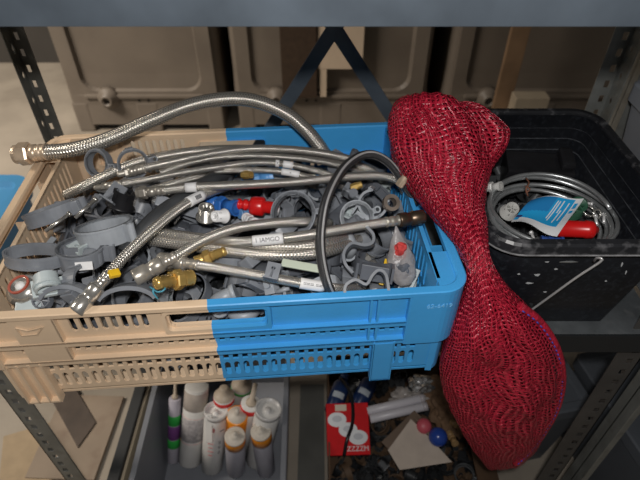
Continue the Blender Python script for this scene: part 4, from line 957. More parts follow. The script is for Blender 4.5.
# -------- wire coil
COILC = pz(548, 218, .885)
m = MB(); pts = []
for k in range(5*40+1):
    t = k/40; a = 2*pi*t; q = noise.noise(Vector((t*1.3, 4, 2)))
    rr = .0890-.007*abs((t % 2.4)-1.2)-.0025*t*.6+.003*q
    pts.append(COILC+Vector((rr*1.0*cos(a)+.002*sin(t*2), rr*.98*sin(a)+.004*sin(t*3), -.006*t+.018+.003*sin(a*1.5+t))))
m.tube(pts, .0032, 10)
GALV = mat('galvanised_wire', (.46, .48, .49), .33, .75, var=.25, scale=30)
coil = thing('wire_coil', 'coil of thick galvanised wire lying in the black tub', 'wire coil', COILC)
part(m, 'wire_loops', GALV, coil)
m = MB(); c = pz(527, 186, .905); m.tube(smooth_path([pz(526, 178, .908), pz(529, 183, .911), pz(526, 189, .909), pz(528, 196, .90)], .003), .0012, 6); m.tube(smooth_path([pz(525, 186, .909), pz(530, 189, .909), pz(526, 193, .905)], .003), .0011, 6)
part(m, 'binding_twist', mat('rusty_wire', (.20, .085, .05), .7), coil, 'rusty twist of binding wire')
def dark_box():
    m = MB(); m.box(-.045, .045, -.022, .022, -.02, .012, bev=.003); m.box(-.012, .006, -.024, -.018, .004, .0125, bev=.001); return m
b = thing('cable_box', 'black plastic case behind the wire coil in the tub', 'case', pz(540, 172, .885))
m = MB(); F = Matrix.Translation(pz(536, 172, .868)) @ Matrix.Rotation(R(-8), 4, 'Z') @ Matrix.Rotation(R(8), 4, 'X')
m.box(-.052, .052, -.026, .026, -.03, .022, M=F, bev=.004); m.box(.028, .050, -.02, .026, .022, .036, M=F, bev=.006); part(m, 'case_body', BLACKP, b)
m = MB(); m.box(-.008, .012, -.0266, -.0258, .010, .0125, M=F); part(m, 'green_mark', mat('green_mark', (.02, .25, .10), .5), b, 'thin green mark')
# under the coil: loose dark grey ballast the coil rests on
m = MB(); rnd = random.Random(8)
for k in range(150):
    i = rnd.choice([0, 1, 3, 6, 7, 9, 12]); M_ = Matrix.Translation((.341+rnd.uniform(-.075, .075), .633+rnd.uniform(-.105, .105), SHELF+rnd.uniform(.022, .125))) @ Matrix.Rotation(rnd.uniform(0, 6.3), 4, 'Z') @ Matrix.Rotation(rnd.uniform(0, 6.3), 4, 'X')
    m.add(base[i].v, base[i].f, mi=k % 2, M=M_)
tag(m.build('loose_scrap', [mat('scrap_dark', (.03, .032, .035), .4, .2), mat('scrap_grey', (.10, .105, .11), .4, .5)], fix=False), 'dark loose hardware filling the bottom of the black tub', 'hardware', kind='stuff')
# brochure
PB = [(532, 200), (585, 196), (558, 234), (511, 222)]
def bro(u, v):                                 # u along top edge, v down
    T0 = pz(532, 200, .912).lerp(pz(585, 196, .925), u); B0 = pz(511, 222, .905).lerp(pz(558, 234, .914), u)
    p = T0.lerp(B0, v); p.z += .007*sin(u*pi*1.6+.5)*(.4+.6*v)+.003*sin(v*5+u*4)
    return p
m = MB(); NU, NV = 44, 36; vs = []; fs = []; mi = []
for lay in (0, 1):
    for j in range(NV+1):
        for i in range(NU+1): p = bro(i/NU, j/NV); vs.append((p.x, p.y, p.z-.0008*lay))
S_ = (NU+1)*(NV+1)
def bcol(u, v):
    if u < .09 and .05 < v < .93 or .09 <= u < .86 and .04 < v < .80:
        if u < .5 and v < .8: 
            if v > .72 and u < .12: return 3
            return 2 if (v+u*.4) < .62 else 1
        lines = [(.56, .10, .60), (.61, .10, .66), (.66, .08, .40), (.71, .30, .7), (.78, .12, .62)]
        for uu, a, b in lines:
            if abs(u-uu) < .012 and a < v < b: return 0
        return 1
    if .89 < u < .95 and (.12 < v < .24 or .30 < v < .40): return 1
    return 0
for j in range(NV):
    for i in range(NU):
        a = j*(NU+1)+i; q = bcol((i+.5)/NU, (j+.5)/NV)
        fs.append((a, a+1, a+NU+2, a+NU+1)); mi.append(q); fs.append((S_+a, S_+a+NU+1, S_+a+NU+2, S_+a+1)); mi.append(0)
for f, q in zip(fs, mi): m.add([vs[k] for k in f], [(0, 1, 2, 3)], mi=q)
o = m.build('brochure', [mat('brochure_white', (.72, .74, .76), .35), mat('brochure_blue', (.02, .33, .66), .3), mat('brochure_dark_blue', (.02, .21, .50), .3), mat('brochure_navy', (.02, .04, .16), .4)])
tag(o, 'curled blue and white brochure lying on the wire coil', 'brochure')
b = thing('red_tube', 'red plastic tube under the corner of the brochure', 'tube', pz(578, 229, .884)); F = frame_to(pz(553, 228, .885), pz(598, 230, .885)-pz(553, 228, .885))
m = MB(); m.lathe([(0, 0), (.0115, 0), (.0115, .042), (.0125, .043), (.0125, .052), (.010, .055), (0, .055)], 22, M=F); part(m, 'tube_body', RED, b)
m = MB(); m.lathe([(0, .055), (.006, .055), (.005, .060), (0, .061)], 14, M=F); part(m, 'tube_tip', mat('dark_red', (.25, .01, .01), .4), b)
for (px, py, r_, rx, lb) in ((589, 211, .0085, 20, 'larger chromed ring right of the brochure corner'), (597, 214, .0065, 60, 'smaller chromed ring beside the coil edge')):
    m = MB(); m.tube([(r_*cos(R(a)), r_*sin(R(a)), 0) for a in range(0, 361, 15)], .0014, 8, caps=False); piece(m, 'metal_ring', CHROME, px, py, .893, (rx, 0, 20), lb, 'ring')
for (px, py, rz, lb) in ((596, 220, 80, 'short bright pin between the red tube and the coil'), (586, 203, -30, 'short bright pin at the upper corner of the brochure'), (533, 237, 95, 'thin white pin at the front of the coil'), (604, 218, 70, 'short bright pin touching the coil at right')):
    m = MB(); m.cyl(.002, -.009, .009, 10); m.cyl(.003, .006, .009, 10); piece(m, 'steel_pin', mat('bright_pin', (.8, .8, .8), .3, .4), px, py, .89, (0, 80, rz), lb, 'pin')
piece(f_cup(.009), 'plastic_plug', mat('green_plastic', (.03, .10, .06), .4), 571, 211, .885, (30, 0, 0), 'dark green plug half under the brochure', 'plug', 1.4)
piece(f_valve(), 'blue_coupling', mat('navy_plastic', (.03, .08, .30), .4), 551, 241, .89, (85, 0, 80), 'small navy coupling at the front wall of the tub', 'coupling', .85)
piece(f_cup(.010), 'plastic_plug', mat('milky_plastic', (.42, .42, .40), .5), 508, 213, .893, (30, 0, 0), 'milky plug beside the left corner of the brochure', 'plug')
piece(f_valve(), 'white_coupling', mat('off_white', (.6, .6, .58), .4), 491, 187, .90, (60, 0, 50), 'off-white coupling in the tub beside the red net bag', 'coupling', .9)

# ================================================================== red net bag
def net_mat():
    m = bpy.data.materials.new('red_net'); m.use_nodes = True; nt = m.node_tree; b = nt.nodes['Principled BSDF']; L = nt.links.new
    uv = nd(nt, 'ShaderNodeUVMap'); nz = nd(nt, 'ShaderNodeTexNoise'); nz.inputs['Scale'].default_value = .055; nz.inputs['Detail'].default_value = 2; L(uv.outputs[0], nz.inputs['Vector'])
    sp = nd(nt, 'ShaderNodeSeparateXYZ'); L(uv.outputs[0], sp.inputs[0])
    wv = math_n(nt, 'MULTIPLY_ADD', nz.outputs['Fac'], 9., -4.5)
    def g(c, ww):
        f = math_n(nt, 'FRACT', math_n(nt, 'ADD', c, ww)); d = math_n(nt, 'ABSOLUTE', math_n(nt, 'SUBTRACT', f, .5)); return math_n(nt, 'MULTIPLY', d, 2.)   # 1 at the yarn, 0 mid cell
    gx = g(sp.outputs[0], wv); gy = g(sp.outputs[1], math_n(nt, 'MULTIPLY', wv, -1.))
    mx = math_n(nt, 'MAXIMUM', gx, math_n(nt, 'MULTIPLY_ADD', gy, 1., -.06))
    al = math_n(nt, 'GREATER_THAN', mx, .56)
    n2 = nd(nt, 'ShaderNodeTexNoise'); n2.inputs['Scale'].default_value = 1.6; n2.inputs['Detail'].default_value = 3; L(uv.outputs[0], n2.inputs['Vector'])
    cr = nd(nt, 'ShaderNodeValToRGB'); e = cr.color_ramp.elements; e[0].position = .35; e[0].color = (.26, .005, .020, 1); e[1].position = .62; e[1].color = (.60, .022, .055, 1)
    q = e.new(.74); q.color = (.85, .16, .20, 1); L(n2.outputs['Fac'], cr.inputs[0]); L(cr.outputs[0], b.inputs['Base Color'])  # pink stop puts sheen highlights into the yarn colour
    b.inputs['Roughness'].default_value = .32; b.inputs['Specular IOR Level'].default_value = .7
    bb = nd(nt, 'ShaderNodeBump'); bb.inputs['Strength'].default_value = 1.; bb.inputs['Distance'].default_value = .0016; L(math_n(nt, 'ADD', mx, n2.outputs['Fac']), bb.inputs['Height']); L(bb.outputs[0], b.inputs['Normal'])
    tr = nd(nt, 'ShaderNodeBsdfTransparent'); ms = nd(nt, 'ShaderNodeMixShader'); L(al, ms.inputs[0]); L(tr.outputs[0], ms.inputs[1]); L(b.outputs[0], ms.inputs[2]); L(ms.outputs[0], nt.nodes['Material Output'].inputs[0])
    return m
NET = net_mat()
def lobe(mb, st, thick, cells, shells, seed, amp=.006, N=96, sub=9):
    """st: (Lx, Ly, Rx, Ry, Y); a closed bag skin lofted through ellipses"""
    A = smooth_list([py_(s[0], s[1], s[4]) for s in st], sub); B = smooth_list([py_(s[2], s[3], s[4]) for s in st], sub); T = []
    n0 = len(thick)
    for i in range(len(A)):
        f = i/(len(A)-1)*(n0-1); k = min(int(f), n0-2); T.append(thick[k]*(1-(f-k))+thick[k+1]*(f-k))
    C = [(a+b)/2 for a, b in zip(A, B)]; K = len(C)
    for sh, sc in enumerate(shells):
        vs = []; L = 0; Ls = []
        for k in range(K):
            a = (B[k]-A[k])/2; t = (C[min(K-1, k+1)]-C[max(0, k-1)]).normalized(); nb = t.cross(a).normalized()
            if nb.z+(-nb.y) < 0: nb = -nb
            if k: L += (C[k]-C[k-1]).length
            Ls.append(L); ra = a.length
            for i in range(N):
                th = 2*pi*i/N; x, y = cos(th), sin(th)
                ex = abs(x)**.85*(1 if x > 0 else -1); ey = abs(y)**.8*(1 if y > 0 else -1)
                p = C[k]+a*ex*sc+nb*T[k]*ey*sc
                w = noise.noise(Vector((th*2.6+seed, L*10, seed)))*1.0+.7*noise.noise(Vector((th*7+seed, L*22, 3+seed+sh)))+1.6*abs(noise.noise(Vector((th*3.1+L*16, L*9, seed+5))))
                taper = min(1, 6*min(k, K-1-k)/K+.15)
                p += (nb*ey*.9+a.normalized()*ex*.25)*w*amp*taper
                vs.append(tuple(p))
        fs = []; uv = []
        for k in range(K-1 if sh < 2 else int(K*.42)):
            for i in range(N):
                fs.append((k*N+i, k*N+(i+1) % N, (k+1)*N+(i+1) % N, (k+1)*N+i))
                u0, u1 = cells*i/N+sh*.37, cells*(i+1)/N+sh*.37; v0, v1 = Ls[k]/.0066+sh*.4, Ls[k+1]/.0066+sh*.4
                uv.append([(u0, v0), (u1, v0), (u1, v1), (u0, v1)])
        mb.add(vs, fs, uv, 0, True)
def smooth_list(P, sub):
    Q = [P[0]*2-P[1]]+P+[P[-1]*2-P[-2]]; out = []
    for i in range(1, len(Q)-2):
        a, b, c, d = Q[i-1:i+3]
        for j in range(sub):
            t = j/sub; out.append(.5*((2*b)+(c-a)*t+(2*a-5*b+4*c-d)*t*t+(3*b-a-3*c+d)*t**3))
    out.append(P[-1]); return out
bag = thing('net_bag', 'crimson woven net bag draped between the crate and the black tub', 'net bag', (.25, .43, .60))
m = MB()
lobe(m, [(412, 95, 426, 94, .69), (400, 100, 447, 101, .685), (391, 112, 462, 112, .67), (389, 130, 474, 128, .65), (393, 152, 483, 150, .62), (403, 176, 488, 172, .59), (420, 201, 485, 192, .555), (438, 222, 484, 210, .52),
     (453, 240, 488, 230, .485), (464, 258, 490, 252, .455), (468, 280, 496, 270, .438), (462, 302, 510, 290, .430), (451, 326, 530, 310, .426), (444, 348, 549, 332, .424), (441, 370, 560, 358, .422), (446, 394, 560, 386, .422), (457, 420, 551, 414, .422), (472, 446, 538, 442, .424), (487, 468, 522, 464, .428)],
     [.006, .022, .034, .038, .040, .038, .034, .026, .018, .014, .015, .020, .026, .030, .032, .033, .030, .022, .006], 58, (1.0, .84, .6), 1.0, .009)
lobe(m, [(440, 106, 452, 105, .70), (445, 108, 475, 109, .695), (452, 118, 496, 119, .68), (458, 134, 508, 131, .665), (462, 150, 506, 148, .645), (464, 168, 494, 165, .62), (464, 184, 482, 182, .595), (462, 198, 474, 197, .57)],
     [.006, .014, .018, .020, .019, .016, .012, .006], 30, (1.0, .8), 7.0, .005, 60)
part(m, 'net_skin', NET, bag, fix=False)
# sewn hem along the right edge with blue stitching
hp = [py_(x, y, .421-.006) for x, y in ((520, 306), (536, 318), (549, 334), (558, 352), (562, 372), (561, 392), (555, 412), (545, 430), (532, 448), (515, 464))]
HEM = mat('hem_red', (.42, .012, .035), .45, var=.4, scale=120, bump=1., bscale=260)
m = MB(); m.tube(smooth_path(hp, .005), lambda t: .0055, 10); part(m, 'hem', HEM, bag, 'thick folded hem')
hs = smooth_path([p+Vector((-.002, -.0058, .001)) for p in hp], .0025); BST = mat('blue_thread', (.06, .07, .42), .6); m = MB()
for k in range(2, len(hs)-3, 4): m.tube([hs[k], hs[k+1], hs[k+2]], .0009, 6)
part(m, 'stitching', BST, bag, 'dashed blue stitching')

# ================================================================== things under the shelf
BIN = mat('grey_bin_plastic', (.19, .20, .225), .45, var=.1, scale=8)
bn = thing('euro_bin', 'grey open bin on the floor full of sealant cartridges and spray cans', 'bin', (-.245, .60, 0), R(1))
m = MB(); sweep_ring(m, [(-.012, 0), (-.010, .20), (0, .20), (0, .222), (-.002, .224), (-.013, .224), (-.014, .21), (-.016, .006)], .170, .28, .02, closed=False); m.add([(x, y, .006) for x, y in rpath(.170, .28, .02, -.016)], [list(range(36))]); m.add([(x, y, 0) for x, y in rpath(.170, .28, .02, -.012)], [list(range(36))[::-1]])
m.build('bin_body', BIN, bn)
OFFW = mat('cartridge_white', (.66, .65, .63), .4, var=.05); ORG = mat('can_orange', (.75, .26, .015), .35); CANG = mat('can_grey', (.38, .37, .42), .4)
PAPER = mat('cartridge_taupe', (.42, .37, .33), .5, var=.15, scale=30); REDB = mat('label_red', (.65, .02, .02), .4); GRN = mat('label_green', (.03, .36, .06), .4); PUR = mat('label_purple', (.16, .05, .20), .4)
NOZ = mat('nozzle_beige', (.50, .42, .33), .5); INK = mat('ink_dark', (.06, .05, .06), .5); PINKI = mat('ink_red', (.45, .05, .05), .5)
def cyl_thing(name, label, cat, top, d, r, L, bands, tip=None, group=None):
    """a cartridge or can: top centre point, unit direction top -> bottom, bands [(t0, t1, material, part name)]"""
    d = Vector(d).normalized(); F = frame_to(top, d); t = thing(name, label, cat, top+d*L)
    def pt(mb, nm, mm): 
        o = mb.build(nm, mm, t); o.matrix_parent_inverse = t.matrix_basis.inverted(); return o
    for t0, t1, mm, nm in bands:
        m = MB(); e = .0003 if nm != 'barrel' else 0
        m.lathe([(0, t0*L), (r-.001+e, t0*L), (r+e, t0*L+.001), (r+e, t1*L-.001), (r-.001+e, t1*L), (0, t1*L)], 26, M=F); pt(m, nm, mm)
    if tip == 'nozzle':
        m = MB(); m.lathe([(0, .001), (r*.55, .001), (r*.5, -.008), (r*.28, -.010), (r*.22, -.07), (0, -.07)], 16, M=F); pt(m, 'nozzle', NOZ)
    if tip == 'can':
        m = MB(); m.lathe([(r*.96, .002), (r*1.02, 0), (r*1.02, -.004), (r*.9, -.005), (r*.62, -.004), (r*.42, -.010), (r*.3, -.012), (r*.2, -.013), (.0045, -.013), (.004, -.022), (0, -.022)], 26, M=F); pt(m, 'valve_dome', mat('can_dome', (.42, .40, .36), .42, .7))
    if tip == 'collar':
        m = MB(); m.lathe([(r, .001), (r*.8, -.008), (r*.45, -.011), (r*.45, -.026), (r*.3, -.028), (0, -.028)], 20, M=F); pt(m, 'cap', mat('cap_taupe', (.45, .38, .30), .4))
    if tip == 'tip':
        m = MB(); m.lathe([(r*.9, .001), (r*.8, -.004), (r*.35, -.007), (.006, -.010), (.005, -.024), (0, -.024)], 22, M=F); pt(m, 'valve_tip', mat('can_dome', (.5, .46, .4)))
    if tip == 'cup':
        m = MB(); m.lathe([(r*.9, .004), (r*1.04, .002), (r*1.04, -.010), (r*.94, -.010), (r*.88, .002), (r*.3, .004), (r*.25, -.006), (0, -.006)], 26, M=F); pt(m, 'plunger_cup', mat('clear_cup', (.55, .54, .53), .3))
    return t
def slanted(t, b): t = Vector(t); b = Vector(b); return t, (b-t)
T, D = slanted(pz(197, 386, .232), pz(190, 462, .03))
c = cyl_thing('sealant_cartridge', 'tall white cartridge with grey printed panels leaning back, second from the left wall', 'cartridge', T, D, .0290, .222, [(0, 1, OFFW, 'barrel'), (.03, .26, PAPER, 'label_panel'), (.36, .66, mat('label_grey', (.36, .34, .35), .5, var=.3, scale=120), 'label_panel'), (.345, .352, REDB, 'label_line'), (.675, .682, REDB, 'label_line')])
T, D = slanted(pz(175, 398, .20), pz(173, 462, .03))
cyl_thing('slim_tube', 'slim tube with green and purple label nearest the left bin wall', 'tube', T, D, .0150, .185, [(0, 1, mat('tube_lilac', (.42, .40, .46), .4), 'barrel'), (.24, .40, GRN, 'label_band'), (.40, .62, PUR, 'label_band'), (.62, .76, GRN, 'label_band')], 'nozzle')
T, D = slanted(pz(216, 413, .212), pz(212, 466, .02))
c = cyl_thing('sealant_cartridge', 'white cartridge with small red figure 3, left of the spray cans', 'cartridge', T, D, .0275, .20, [(0, 1, OFFW, 'barrel')], 'cup')
def print_on(c, T, D, r, s, ang, txt, size, mm):
    d = D.normalized(); toward = (Vector((0, 0, CZ))-T); toward = (toward-d*toward.dot(d)).normalized(); side = toward.cross(d).normalized()
    q = Quaternion(d, R(ang)); tw_ = q @ toward; xx = (-d).cross(tw_).normalized(); p = T+d*s+tw_*(r+.0002)
    M_ = Matrix(((xx.x, -d.x, tw_.x, p.x), (xx.y, -d.y, tw_.y, p.y), (xx.z, -d.z, tw_.z, p.z), (0, 0, 0, 1)))
    o = text_mesh(txt, size, 'label_print', mm, c, M_, .0008); o.matrix_parent_inverse = c.matrix_basis.inverted()
print_on(c, T, D, .0275, .030, 12, '-3', .018, PINKI); print_on(c, T, D, .0275, .034, -38, '---', .012, INK)
for k in range(5): print_on(c, T, D, .0275, .062+k*.014, 14, '____' if k % 2 else '___', .007, PINKI)
for k in range(3): print_on(c, T, D, .0275, .075+k*.018, -30, '||', .012, INK)
T, D = slanted(pz(224, 395, .232), pz(223, 447, .02))
cyl_thing('sealant_cartridge', 'cartridge with a red band behind the one with the red figure', 'cartridge', T, D, .025, .20, [(0, 1, OFFW, 'barrel'), (.03, .10, REDB, 'label_band'), (.22, .30, mat('label_yellow_green', (.45, .50, .08), .5), 'label_band')], 'collar')
T, D = slanted(pz(242, 384, .225), pz(236, 430, .02))
cyl_thing('sealant_cartridge', 'grey cartridge with a green leaf mark at the back of the bin', 'cartridge', T, D, .026, .20, [(0, 1, mat('dusty_white', (.42, .40, .38), .5), 'barrel'), (.04, .09, GRN, 'label_band')], 'collar')
T, D = slanted(pz(251, 403, .225), pz(240, 450, .03))
cyl_thing('sealant_cartridge', 'cartridge with a beige nozzle and a slanting red band', 'cartridge', T, D, .024, .195, [(0, 1, OFFW, 'barrel'), (.02, .11, REDB, 'label_band')], 'nozzle')
T, D = slanted(pz(237, 415, .214), pz(235, 452, .01))
cyl_thing('spray_can', 'orange spray can standing behind the front left can, silver tip showing', 'spray can', T, D, .0262, .19, [(0, 1, ORG, 'barrel')], 'tip')
T, D = slanted(pz(235, 437, .205), pz(236, 470, .012))
cyl_thing('spray_can', 'spray can with grey body and orange shoulder, left of the front pair', 'spray can', T, D, .0238, .19, [(0, 1, CANG, 'barrel'), (.0, .16, ORG, 'label_band'), (.16, .18, INK, 'label_line')], 'can')
T, D = slanted(pz(261, 432, .21), pz(266, 470, .012))
cyl_thing('spray_can', 'spray can with grey body and orange shoulder, right of the front pair', 'spray can', T, D, .0238, .195, [(0, 1, CANG, 'barrel'), (.0, .17, ORG, 'label_band'), (.17, .19, INK, 'label_line')], 'can')
T, D = slanted(pz(268, 411, .238), pz(258, 455, .06))
c = cyl_thing('sealant_cartridge', 'upside down white cartridge with its open grey end up, at the right bin wall', 'cartridge', T, D, .0300, .20, [(0, 1, OFFW, 'barrel')], 'cup')
print_on(c, T, D, .030, .045, 5, '- 3 =', .014, INK)
m = MB(); F = Matrix.Translation(pz(209, 428, .20)) @ Matrix.Rotation(R(55), 4, 'X'); m.box(-.008, .008, -.035, .035, -.003, .003, M=F, bev=.001); tag(m.build('white_card', OFFW), 'narrow white carton strip between the two white cartridges', 'carton')

# -------- carton with odds and ends
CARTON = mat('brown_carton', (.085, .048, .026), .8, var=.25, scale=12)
ct = thing('cardboard_carton', 'brown open cardboard carton on the floor under the blue half of the crate', 'carton', (.215, .60, 0), 0)
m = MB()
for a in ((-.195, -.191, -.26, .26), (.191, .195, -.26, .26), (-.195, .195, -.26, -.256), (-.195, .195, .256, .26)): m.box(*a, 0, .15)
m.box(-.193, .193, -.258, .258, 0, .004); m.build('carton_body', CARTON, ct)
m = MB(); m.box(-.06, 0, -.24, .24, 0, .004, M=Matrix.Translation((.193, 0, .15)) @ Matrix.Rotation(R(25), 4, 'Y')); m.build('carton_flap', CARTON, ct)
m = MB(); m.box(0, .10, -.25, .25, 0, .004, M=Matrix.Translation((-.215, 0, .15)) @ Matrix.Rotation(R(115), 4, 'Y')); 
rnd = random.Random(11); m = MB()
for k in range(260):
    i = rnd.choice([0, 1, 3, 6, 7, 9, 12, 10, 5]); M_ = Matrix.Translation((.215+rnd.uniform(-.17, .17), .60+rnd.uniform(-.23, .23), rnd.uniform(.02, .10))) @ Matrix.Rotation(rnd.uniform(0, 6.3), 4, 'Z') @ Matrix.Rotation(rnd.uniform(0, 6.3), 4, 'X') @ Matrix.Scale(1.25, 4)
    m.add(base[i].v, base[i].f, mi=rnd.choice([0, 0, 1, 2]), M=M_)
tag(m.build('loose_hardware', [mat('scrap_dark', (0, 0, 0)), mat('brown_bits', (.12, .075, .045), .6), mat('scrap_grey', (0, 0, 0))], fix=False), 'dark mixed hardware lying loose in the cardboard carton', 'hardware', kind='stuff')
# red product box with white sockets
def facing(p, tilt, rz=0): return Matrix.Translation(p) @ Matrix.Rotation(R(rz), 4, 'Z') @ Matrix.Rotation(R(tilt), 4, 'X')
rb = thing('product_box', 'red product box picturing three white round sockets', 'box', pz(347, 427, .14)); F = facing(pz(348, 428, .165), 30, 2)
RC = mat('box_red', (.60, .008, .012), .6, var=.08, spec=.15)
m = MB(); m.box(-.052, .052, -.062, .058, -.035, 0, M=F, bev=.0015); part(m, 'box_body', RC, rb)
m = MB()
for x, y in ((-.026, .020), (.0, -.004), (.024, -.022)):
    n = 26; m.extrude([(x+.023*cos(2*pi*i/n), y+.017*sin(2*pi*i/n)) for i in range(n)], .0002, .0008+.0003*x/.026, M=F)
part(m, 'socket_picture', mat('picture_white', (.62, .64, .66), .4), rb, 'white picture of three sockets')
m = MB()
for x, y in ((-.026, .022), (.0, -.002), (.024, -.020)):
    n = 20; m.extrude([(x+.012*cos(2*pi*i/n), y+.0075*sin(2*pi*i/n)) for i in range(n)], .0010, .0016, M=F)
part(m, 'socket_shade', mat('picture_grey', (.40, .42, .46), .4), rb)
m = MB(); m.box(-.030, -.002, .040, .055, .0002, .0008, M=F); part(m, 'price_sticker', mat('sticker_beige', (.60, .50, .38), .5), rb, 'beige sticker')
o = text_mesh('ZZZZM', .016, 'box_print', mat('picture_white', (.6, .6, .6)), rb, F @ Matrix.Translation((.022, -.048, .0004)), .0004); o.matrix_parent_inverse = rb.matrix_basis.inverted()
m = MB(); m.tube(smooth_path([pz(340, 378, .18), pz(350, 392, .20), pz(353, 410, .205), pz(352, 425, .205), pz(347, 440, .20), pz(344, 456, .17)], .006), .0042, 10)
tag(m.build('black_cable', BLACKP), 'black cable hanging over the red product box', 'cable')
for px, py, rz, lb in ((338, 396, 70, 'dark bottle with a pale print behind the red product box at left'), (364, 393, 60, 'navy bottle with a white label behind the red product box at right')):
    t = thing('dark_bottle', lb, 'bottle', pz(px, py, .15)); F = Matrix.Translation(pz(px, py, .16)) @ Matrix.Rotation(R(rz), 4, 'Z') @ Matrix.Rotation(R(80), 4, 'Y')
    m = MB(); m.lathe([(0, -.045), (.020, -.045), (.022, -.042), (.022, .028), (.018, .038), (.009, .042), (.009, .048), (0, .048)], 24, M=F); part(m, 'bottle_body', mat('navy_bottle', (.012, .03, .10), .3), t)
    m = MB(); m.lathe([(0, .046), (.011, .046), (.011, .062), (0, .062)], 18, M=F); part(m, 'cap', mat('navy_cap', (.015, .05, .16), .35), t)
    m = MB(); m.ring(.0225, .0221, -.012, .004, 20, M=F, a0=R(150), a1=R(230)); part(m, 'label', mat('bottle_label', (.45, .50, .55), .5), t)
for a, b, lb in (((367, 411, .178), (424, 398, .19), 'upper of two white tubes lying side by side in the carton'), ((370, 419, .176), (427, 406, .188), 'lower of two white tubes lying side by side in the carton')):
    t = thing('white_tube', lb, 'tube', pz(*a)); A, B = pz(*a), pz(*b); F = frame_to(A, B-A); Lr = (B-A).length
    m = MB(); m.lathe([(0, 0), (.0100, 0), (.0108, .001), (.0108, Lr-.012), (.0098, Lr-.011), (0, Lr-.011)], 20, M=F); part(m, 'tube_body', mat('tube_white', (.62, .60, .64), .35), t)
    m = MB(); m.lathe([(0, Lr-.012), (.0112, Lr-.012), (.0112, Lr), (.004, Lr+.001), (0, Lr+.001)], 20, M=F); part(m, 'end_cap', mat('cap_grey', (.45, .42, .44), .3), t)
def crumple(c, rx, ry, rz, seed, n=3, amp=.35):
    bm = bmesh.new(); bmesh.ops.create_icosphere(bm, subdivisions=n, radius=1)
    for v in bm.verts:
        p = v.co.copy(); k = 1+amp*noise.noise(p*2.2+Vector((seed, 0, 0)))+amp*.6*noise.noise(p*5+Vector((seed, 3, 0)))
        v.co = Vector((p.x*rx*k, p.y*ry*k, p.z*rz*k))+Vector(c)
    m = MB(); bm.verts.index_update(); m.add([v.co[:] for v in bm.verts], [[v.index for v in f.verts] for f in bm.faces], smooth=False); bm.free(); return m
tag(crumple(pz(421, 384, .185), .028, .022, .018, 2, 3, .7).build('foil_ball', mat('foil', (.7, .7, .7), .2, .9)), 'crumpled silver foil at the back of the carton below the crate foot', 'foil')
tag(crumple(pz(407, 399, .17), .040, .026, .018, 5, 4, .6).build('film_wrap', mat('film_grey', (.34, .31, .29), .3, var=.3, scale=60)), 'crumpled greyish clear film behind the two white tubes', 'plastic film')
tag(crumple(pz(448, 405, .15), .045, .075, .030, 9, 4, .6).build('brown_paper', mat('kraft', (.17, .10, .055), .8, var=.2)), 'crumpled brown paper beside the net bag in the carton', 'paper')
m = MB(); P = [pz(411, 419, .215), pz(388, 450, .20), pz(400, 470, .17), pz(452, 462, .165), pz(430, 438, .19)]
nn = (P[1]-P[0]).cross(P[4]-P[0]).normalized()*.003; m.add([tuple(p) for p in P]+[tuple(p-nn) for p in P], [(0, 1, 2, 3, 4), (9, 8, 7, 6, 5)]+[(i, 5+i, 5+(i+1) % 5, (i+1) % 5) for i in range(5)])
tag(m.build('folded_card', mat('cream_card', (.52, .44, .37), .7, var=.06)), 'cream pointed card panel at the front of the carton', 'card')
m = MB(); A, B = pz(385, 446, .185), pz(418, 414, .205); F = frame_to(A, B-A); m.box(-.012, .012, -.003, .003, 0, (B-A).length, M=F, bev=.001)
st = m.build('metal_strip', mat('brown_metal', (.22, .16, .12), .4, .4)); tag(st, 'brownish metal strip left of the cream card', 'strip')
m = MB(); A, B = pz(415, 417, .21), pz(440, 446, .195); F = frame_to(A, B-A); m.box(-.004, .004, -.003, .003, 0, (B-A).length, M=F, bev=.001)
tag(m.build('metal_strip', mat('brown_metal', (0, 0, 0))), 'thin metal strip along the right edge of the cream card', 'strip')
t = thing('pink_cap', 'faded pink round cap between the tubes and the blue ball', 'cap', pz(424, 425, .2)); m = MB(); m.lathe([(0, -.02), (.017, -.02), (.018, .002), (.015, .008), (.008, .012), (0, .013)], 22, M=Matrix.Translation(pz(424, 426, .205)) @ Matrix.Rotation(R(25), 4, 'X')); part(m, 'cap_shell', mat('faded_pink', (.55, .09, .12), .45), t)
m = MB(); m.lathe([(0, -.022)]+[(.022*cos(R(a)), .022*sin(R(a))) for a in range(-80, 90, 10)]+[(0, .022)], 26, M=Matrix.Translation(pz(438, 437, .20))); tag(m.build('blue_ball', mat('ball_blue', (.02, .06, .32), .25)), 'dark blue glossy ball beside the cream card', 'ball')
for px, py, rz, lb in ((457, 425, 50, 'tan plastic connector near the lower left edge of the net bag'), (452, 438, 10, 'pale connector right of the blue ball')):
    piece(f_valve(), 'plastic_connector', mat('tan_plastic', (.35, .22, .10), .4), px, py, .17, (70, 0, rz), lb, 'connector', 1.1)

# -------- cardboard, a board and a shade patch on the floor at the left
m = MB(); A = pz(78, 404, .0); B = pz(109, 402, .0); m.box(-.12, .06, -.14, .10, 0, .012, M=Matrix.Translation(pz(92, 430, 0)) @ Matrix.Rotation(R(-2), 4, 'Z'), bev=.001)
tag(m.build('floor_board', mat('light_board', (.27, .21, .155), .7, var=.12, scale=8, dirt=(.15, .09, .06), dscale=14, damt=.6)), 'light board lying on the floor behind the left upright', 'board')
m = MB(); P = [pz(x, y, .013) for x, y in ((44, 386), (74, 386), (96, 423), (78, 448))]; m.add([(p.x, p.y, p.z+e) for e in (0, .004) for p in P], [(3, 2, 1, 0), (4, 5, 6, 7)]+[(i, (i+1) % 4, 4+(i+1) % 4, 4+i) for i in range(4)])  # flat brown sheet that draws the shaded patch of floor as colour
tag(m.build('brown_offcut', mat('dark_brown_board', (.075, .055, .042), .7, var=.2, scale=20)), 'dark brown offcut lying on the light board right of the left upright', 'board')
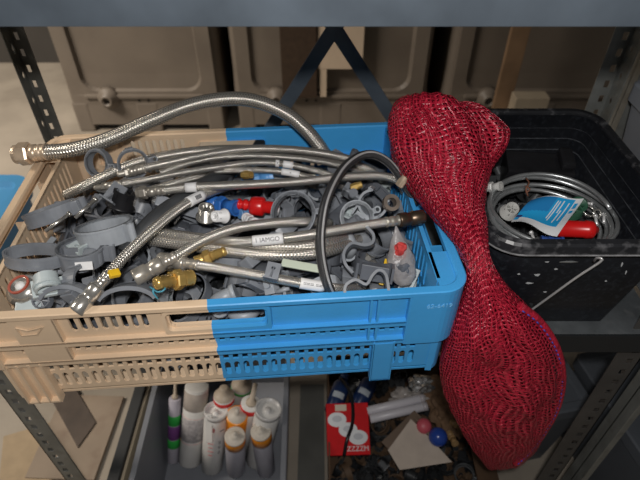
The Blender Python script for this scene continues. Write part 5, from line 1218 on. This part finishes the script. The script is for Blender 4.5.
m = MB(); F = Matrix.Translation(pz(30, 470, 0)) @ Matrix.Rotation(R(20), 4, 'Z'); m.box(-.07, .07, -.05, .12, 0, .008, M=F, bev=.001)
tag(m.build('card_sheet', mat('tan_card', (.36, .27, .17), .8, var=.08)), 'tan card sheet on the floor at the bottom left, outside the upright', 'card')
m = MB(); A = pz(141, 400, .20); 
t = thing('flat_pack', 'dark grey flat panel standing against the left side of the grey bin', 'panel', pz(138, 430, 0)); m.box(-.455, -.430, .36, .90, 0, .235, bev=.002); part(m, 'panel_body', mat('charcoal_panel', (.03, .032, .033), .5), t)
m = MB(); m.box(-.429, -.423, .45, .86, 0, .225, bev=.001); part(m, 'pale_edge', mat('pale_edge', (.50, .42, .30), .6), t, 'pale beige strip')

m = MB(); m.box(-.058, .012, .40, .86, 0, .006, bev=.001); tag(m.build('floor_mat', mat('dark_mat', (.11, .11, .10), .7, var=.15, scale=12)), 'dark grey mat on the floor between the grey bin and the carton', 'mat')  # thin sheet added to darken the concrete between bin and carton

cm = c0.lerp(c1, .55); part(crumple(cm, .0095, .0075, .015, 21, 3, .3), 'red_contents', mat('faded_red', (.50, .05, .045), .5, var=.3, scale=90), bg, 'red parts seen through the film')
cm = c0.lerp(c1, .22); part(crumple(cm, .0115, .0085, .014, 31, 3, .3), 'grey_contents', GREY[2], bg)
# ================================================================== light and camera
w = bpy.data.worlds.new('World'); SC.world = w; w.use_nodes = True
w.node_tree.nodes['Background'].inputs[0].default_value = (.95, .92, .88, 1); w.node_tree.nodes['Background'].inputs[1].default_value = .07
def light(kind, name, loc, energy, size, col, tgt=None):
    l = bpy.data.lights.new(name, kind); l.energy = energy; l.color = col
    if kind == 'AREA': l.shape = 'RECTANGLE'; l.size, l.size_y = size
    else: l.shadow_soft_size = size
    o = bpy.data.objects.new(name, l); COL.objects.link(o); o.location = loc
    if tgt is not None: o.rotation_euler = (Vector(tgt)-Vector(loc)).to_track_quat('-Z', 'Y').to_euler()
    return o
light('POINT', 'camera_flash', (.0, -.03, CZ+.115), 19, .02, (1, .97, .94))
light('AREA', 'ceiling_lamp', (-2.7, .7, 2.9), 52, (1.4, .8), (1, .90, .78), (-1.7, 2.1, 0)).data.spread = R(95)
cd = bpy.data.cameras.new('camera'); cam = bpy.data.objects.new('camera', cd); COL.objects.link(cam)
cam.location = (0, 0, CZ); cam.rotation_euler = (pi/2-PITCH, 0, 0); cd.sensor_width = 36; cd.lens = FPX/640*36; cd.clip_start = .02
cd.dof.use_dof = True; cd.dof.focus_distance = .66; cd.dof.aperture_fstop = 6.5
SC.camera = cam
SC.view_settings.view_transform = 'Standard'; SC.view_settings.look = 'None'; SC.view_settings.exposure = 0; SC.view_settings.gamma = 1; SC.view_settings.use_curve_mapping = False
